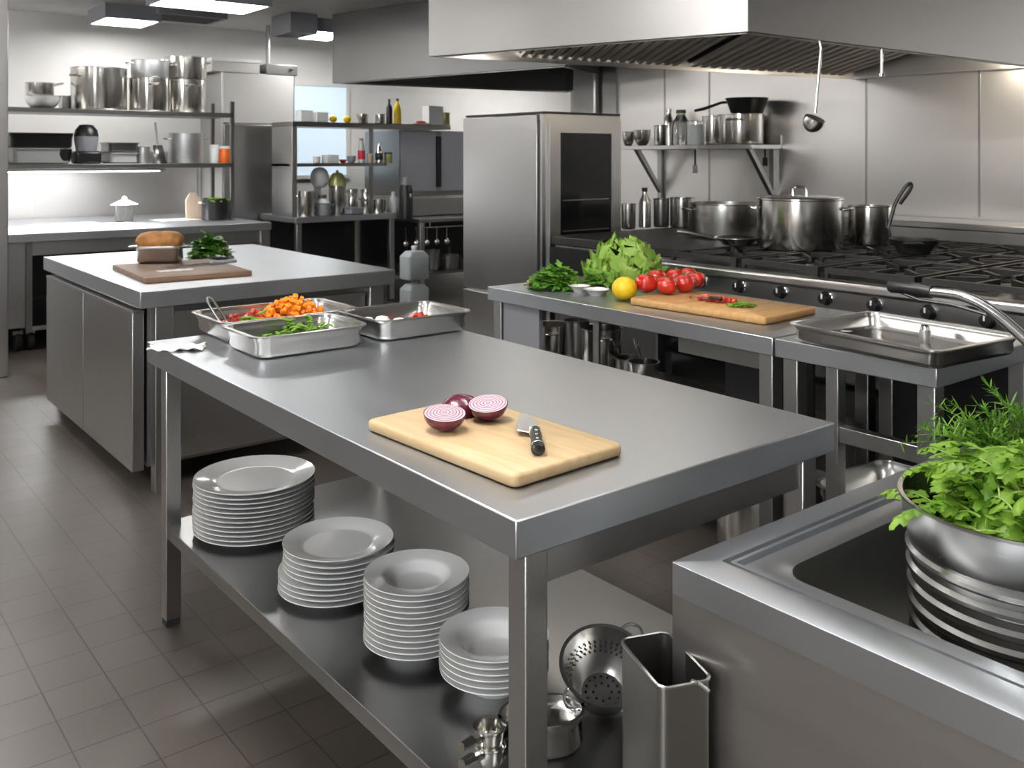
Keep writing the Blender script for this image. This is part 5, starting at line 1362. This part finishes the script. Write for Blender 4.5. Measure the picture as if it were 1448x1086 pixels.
MB().box(-r, r, -.07, .07, 0, .012).build('tray', 'pale_wood', t, bevel=.003)
MB().sup(r * .5, .04, .014, 1, 18, 8, Matrix.Translation((r * .25, 0, .025))).build('food', 'red_veg', t)
x, r, s_ = fs(629, 18); jar('small gold-coloured tin at the right end of the far top shelf', (x, y, Z), r * .8, 18 * s_, 'olive', 'olive', name='tin')
Z = FS2
x, r, s_ = fs(448, 10); pot('white cup at the left of the far middle shelf', (x, y, Z), r, 9 * s_, 'white', 'cup', cat='cup', hand=None)
x, r, s_ = fs(467, 18); t = thing('carton', 'white carton on the far middle shelf', 'box', (x, y, Z)); MB().box(-r, r, -.06, .06, 0, 12 * s_).build('body', 'plastic_white', t, bevel=.003); MB().box(-r, r, -.062, -.0605, 3 * s_, 7 * s_).build('label_band', 'paper', t)
x, r, s_ = fs(485, 10); o = bowl('small red dish on the far middle shelf', (x, y, Z), r, 5 * s_, 'red_veg')
x, r, s_ = fs(497, 13); bowl('grey-green bowl on the far middle shelf', (x, y, Z), r, 10 * s_, 'grey_plastic')
x, r, s_ = fs(511, 10); bottle('white bottle with red print on the far middle shelf', (x, y, Z), r, 35 * s_, 'plastic_white', 'grey_plastic', band='label_red', neck=.5)
x, r, s_ = fs(523, 8); pot('cream cup right of the red-printed bottle', (x, y, Z), r, 13 * s_, 'pale_wood', 'cup', cat='cup', hand=None)
x, r, s_ = fs(536, 11); bottle('steel shaker with dark waist on the far middle shelf', (x, y, Z), r, 28 * s_, 'steel_pot', 'steel_pot', band='black', neck=.6)
x, r, s_ = fs(549, 12); jar('olive jar at the right end of the far middle shelf', (x, y, Z), r, 15 * s_, 'olive', 'black')
# bench top
Z = ZT; y = 7.78
x, r, s_ = rk(433, 22, y); pot('tall narrow steel pot at the left end of the far bench', (x, y, Z), r, 36 * s_, 'steel_pot', 'cooking_pot', rz=0)
y = 8.0
x, r, s_ = rk(452, 28, y)
t = thing('stand_mixer', 'rounded white stand mixer at the back of the far bench', 'mixer', (x, y, Z))
MB().box(-r * .7, r * .7, -r * .8, r * .8, 0, .03).build('base', 'plastic_white', t, bevel=.01)
MB().box(-r * .35, r * .35, r * .2, r * .75, .03, 50 * s_).build('column', 'plastic_white', t, bevel=.02)
MB().sup(r * .85, r * 1.1, 15 * s_, .9, 24, 14, Matrix.Translation((0, 0, 52 * s_))).build('head', 'white', t)
MB().lathe([(0, .03), (r * .4, .03), (r * .6, 28 * s_), (0, 28 * s_)], 20, (0, -r * .25, 0)).build('bowl', 'steel_pot', t)
y = 7.95
x, r, s_ = rk(477, 24, y); t = pot('olive-lidded steel canister beside the white mixer', (x, y, Z), r, 40 * s_, 'steel_pot', 'canister', hand=None)
q = 40 * s_ + .0035; m = MB().lathe([(0, q), (r + .004, q), (r * .98, q + 8 * s_), (r * .6, q + 17 * s_), (0, q + 19 * s_)], 24); m.sup(r * .2, r * .2, r * .15, 1, 12, 8, Matrix.Translation((0, 0, q + 20 * s_))); m.build('lid', 'olive', t)
y = 7.72
x, r, s_ = rk(464, 22, y); y += .1
t = pot('dark blue and white teapot in front of the canister', (x, y, Z), r, 18 * s_, 'grey_plastic', 'teapot', hand='loop', cat='teapot'); MB().lathe([(0, 18 * s_), (r * .9, 18 * s_), (r * .5, 24 * s_), (0, 25 * s_)], 20).build('lid', 'plastic_white', t)
y = 8.05
x, r, s_ = rk(497, 18, y); jar('left of two steel canisters under the far shelf', (x, y, Z), r, 34 * s_, 'steel_pot', 'steel_pan', name='canister')
x, r, s_ = rk(518, 18, y); jar('right of two steel canisters under the far shelf', (x, y, Z), r, 34 * s_, 'steel_pot', 'steel_pan', name='canister')
y = 7.8
x, r, s_ = rk(500, 22, y); gn_pan('flat grey-green tray in the middle of the far bench', (x, y, Z), r * 2, .16, 10 * s_, 0, name='tray', cat='tray', mat='grey_plastic', r=.01, lip=.008)
x, r, s_ = rk(536, 22, y); pot('pale steel pot at the right of the far bench', (x, y, Z), r, 20 * s_, 'steel_pot', 'cooking_pot', hand='long', rz=PI * .8, hl=.12)
x, r, s_ = rk(556, 10, y); bottle('white pear-shaped bottle beside the black bag on the far bench', (x, y, Z), r, 30 * s_, 'plastic_white', 'plastic_white', neck=.5)
# black coffee flask on low bench
y = 7.66
x, r, s_ = rk(574, 20, y)
t = thing('black_dispenser', 'tall black drinks dispenser between the far bench and the grey cupboard', 'dispenser', (x, y, ZB))
MB().lathe([(0, 0), (r, 0), (r, 40 * s_), (r * .8, 48 * s_), (0, 48 * s_)], 24).build('body', 'black', t)
MB().lathe([(0, 48 * s_), (r * .5, 48 * s_), (r * .45, 58 * s_), (0, 60 * s_)], 20).build('top', 'grey_plastic', t)
MB().box(-.012, .012, -r - .03, -r + .01, 30 * s_, 36 * s_).build('tap', 'steel_pan', t, bevel=.003)
# jugs and hanging tools under it
c = on_z(586, 428, 0); s_ = depth(c.x, c.y) / FPX
yj = 7.1; x, r, s_ = rk(586, 36, yj)
def jug(lb, z):
    t = thing('plastic_jug', lb, 'jug', (x, yj, z), 0, 'white plastic jugs by the low bench')
    MB().loft([rr(r * 2 - .01, .16, .03, 0), rr(r * 2, .17, .03, .01), rr(r * 2, .17, .03, .2), rr(r * 1.3, .12, .03, .245), rr(.05, .05, .024, .25), rr(.05, .05, .024, .27)], True, True).build('body', 'plastic_clear', t)
    MB().cyl((0, 0, .27), .028, .02).build('cap', 'plastic_white', t)
jug('lower of two stacked white plastic jugs beside the low bench', 0.0)
jug('upper of two stacked white plastic jugs beside the low bench', .291)
jug('white plastic jug topmost of three behind the front pans', .582) if False else None
t = thing('utensil_rail', 'rail on the front edge of the low bench carrying small steel ladles', 'rail', (((kx0 + kx1) / 2), 7.505, .70))
MB().tube([(-k2 + .02, 0, 0), (k2 - .02, 0, 0)], .006).build('rod', 'steel_pan', t)
for sg in (-1, 1): MB().tube([(sg * (k2 - .1), 0, 0), (sg * (k2 - .1), .02, .02), (sg * (k2 - .1), .02, .046)], .005).build('bracket', 'steel_pan', t)
for k, px in enumerate((574, 589, 604, 618, 632)):
    x_, _s = on_y(px, 7.49)
    t = thing('small_ladle', '%s small steel ladle hanging on the rail of the low bench' % ('leftmost', 'second from left', 'middle', 'fourth from left', 'rightmost')[k], 'ladle', (x_, 7.492, .56), 0, 'small ladles on the rail')
    MB().tube([(0, 0, .01), (0, 0, .145), (0, .013, .150), (0, .02, .141)], .003, 6).build('handle', 'chrome', t)
    MB().sup(.026, .02, .026, 1, 14, 10).build('bowl', 'chrome', t)
for k, (px, w, h) in enumerate(((612, 20, .2), (636, 24, .14))):
    x_, r_, s_ = rk(px, w, 8.0)
    pot(('left' if k == 0 else 'right') + ' dark steel pot on the shelf of the low bench', (x_, 8.0, .225), r_, h, 'steel_dark', 'cooking_pot', rz=0)

# ================================================================== LIGHT, CAMERA, VIEW
wd_ = bpy.data.worlds.new('kitchen_air'); SC.world = wd_; wd_.use_nodes = True
bg = wd_.node_tree.nodes['Background']; bg.inputs[0].default_value = (.8, .85, .9, 1); bg.inputs[1].default_value = .05
cam = bpy.data.cameras.new('camera'); co = bpy.data.objects.new('camera', cam); COL.objects.link(co)
co.location = (0, 0, HC); co.rotation_euler = (PI / 2, 0, -TH)
cam.sensor_fit = 'HORIZONTAL'; cam.sensor_width = 36; cam.lens = 36 * FPX / 1448
cam.shift_y = -(543 - 220) / 1448
cam.clip_start = .05; cam.clip_end = 60
cam.dof.use_dof = True; cam.dof.focus_distance = 2.0; cam.dof.aperture_fstop = 9.
SC.camera = co
SC.view_settings.view_transform = 'Standard'; SC.view_settings.look = 'None'; SC.view_settings.gamma = 1
SC.view_settings.use_curve_mapping = False
SC.view_settings.exposure = 0.58
SC.cycles.max_bounces = 8; SC.cycles.diffuse_bounces = 4; SC.cycles.glossy_bounces = 5; SC.cycles.transmission_bounces = 6
SC.cycles.caustics_reflective = False; SC.cycles.caustics_refractive = False; SC.cycles.sample_clamp_indirect = 6
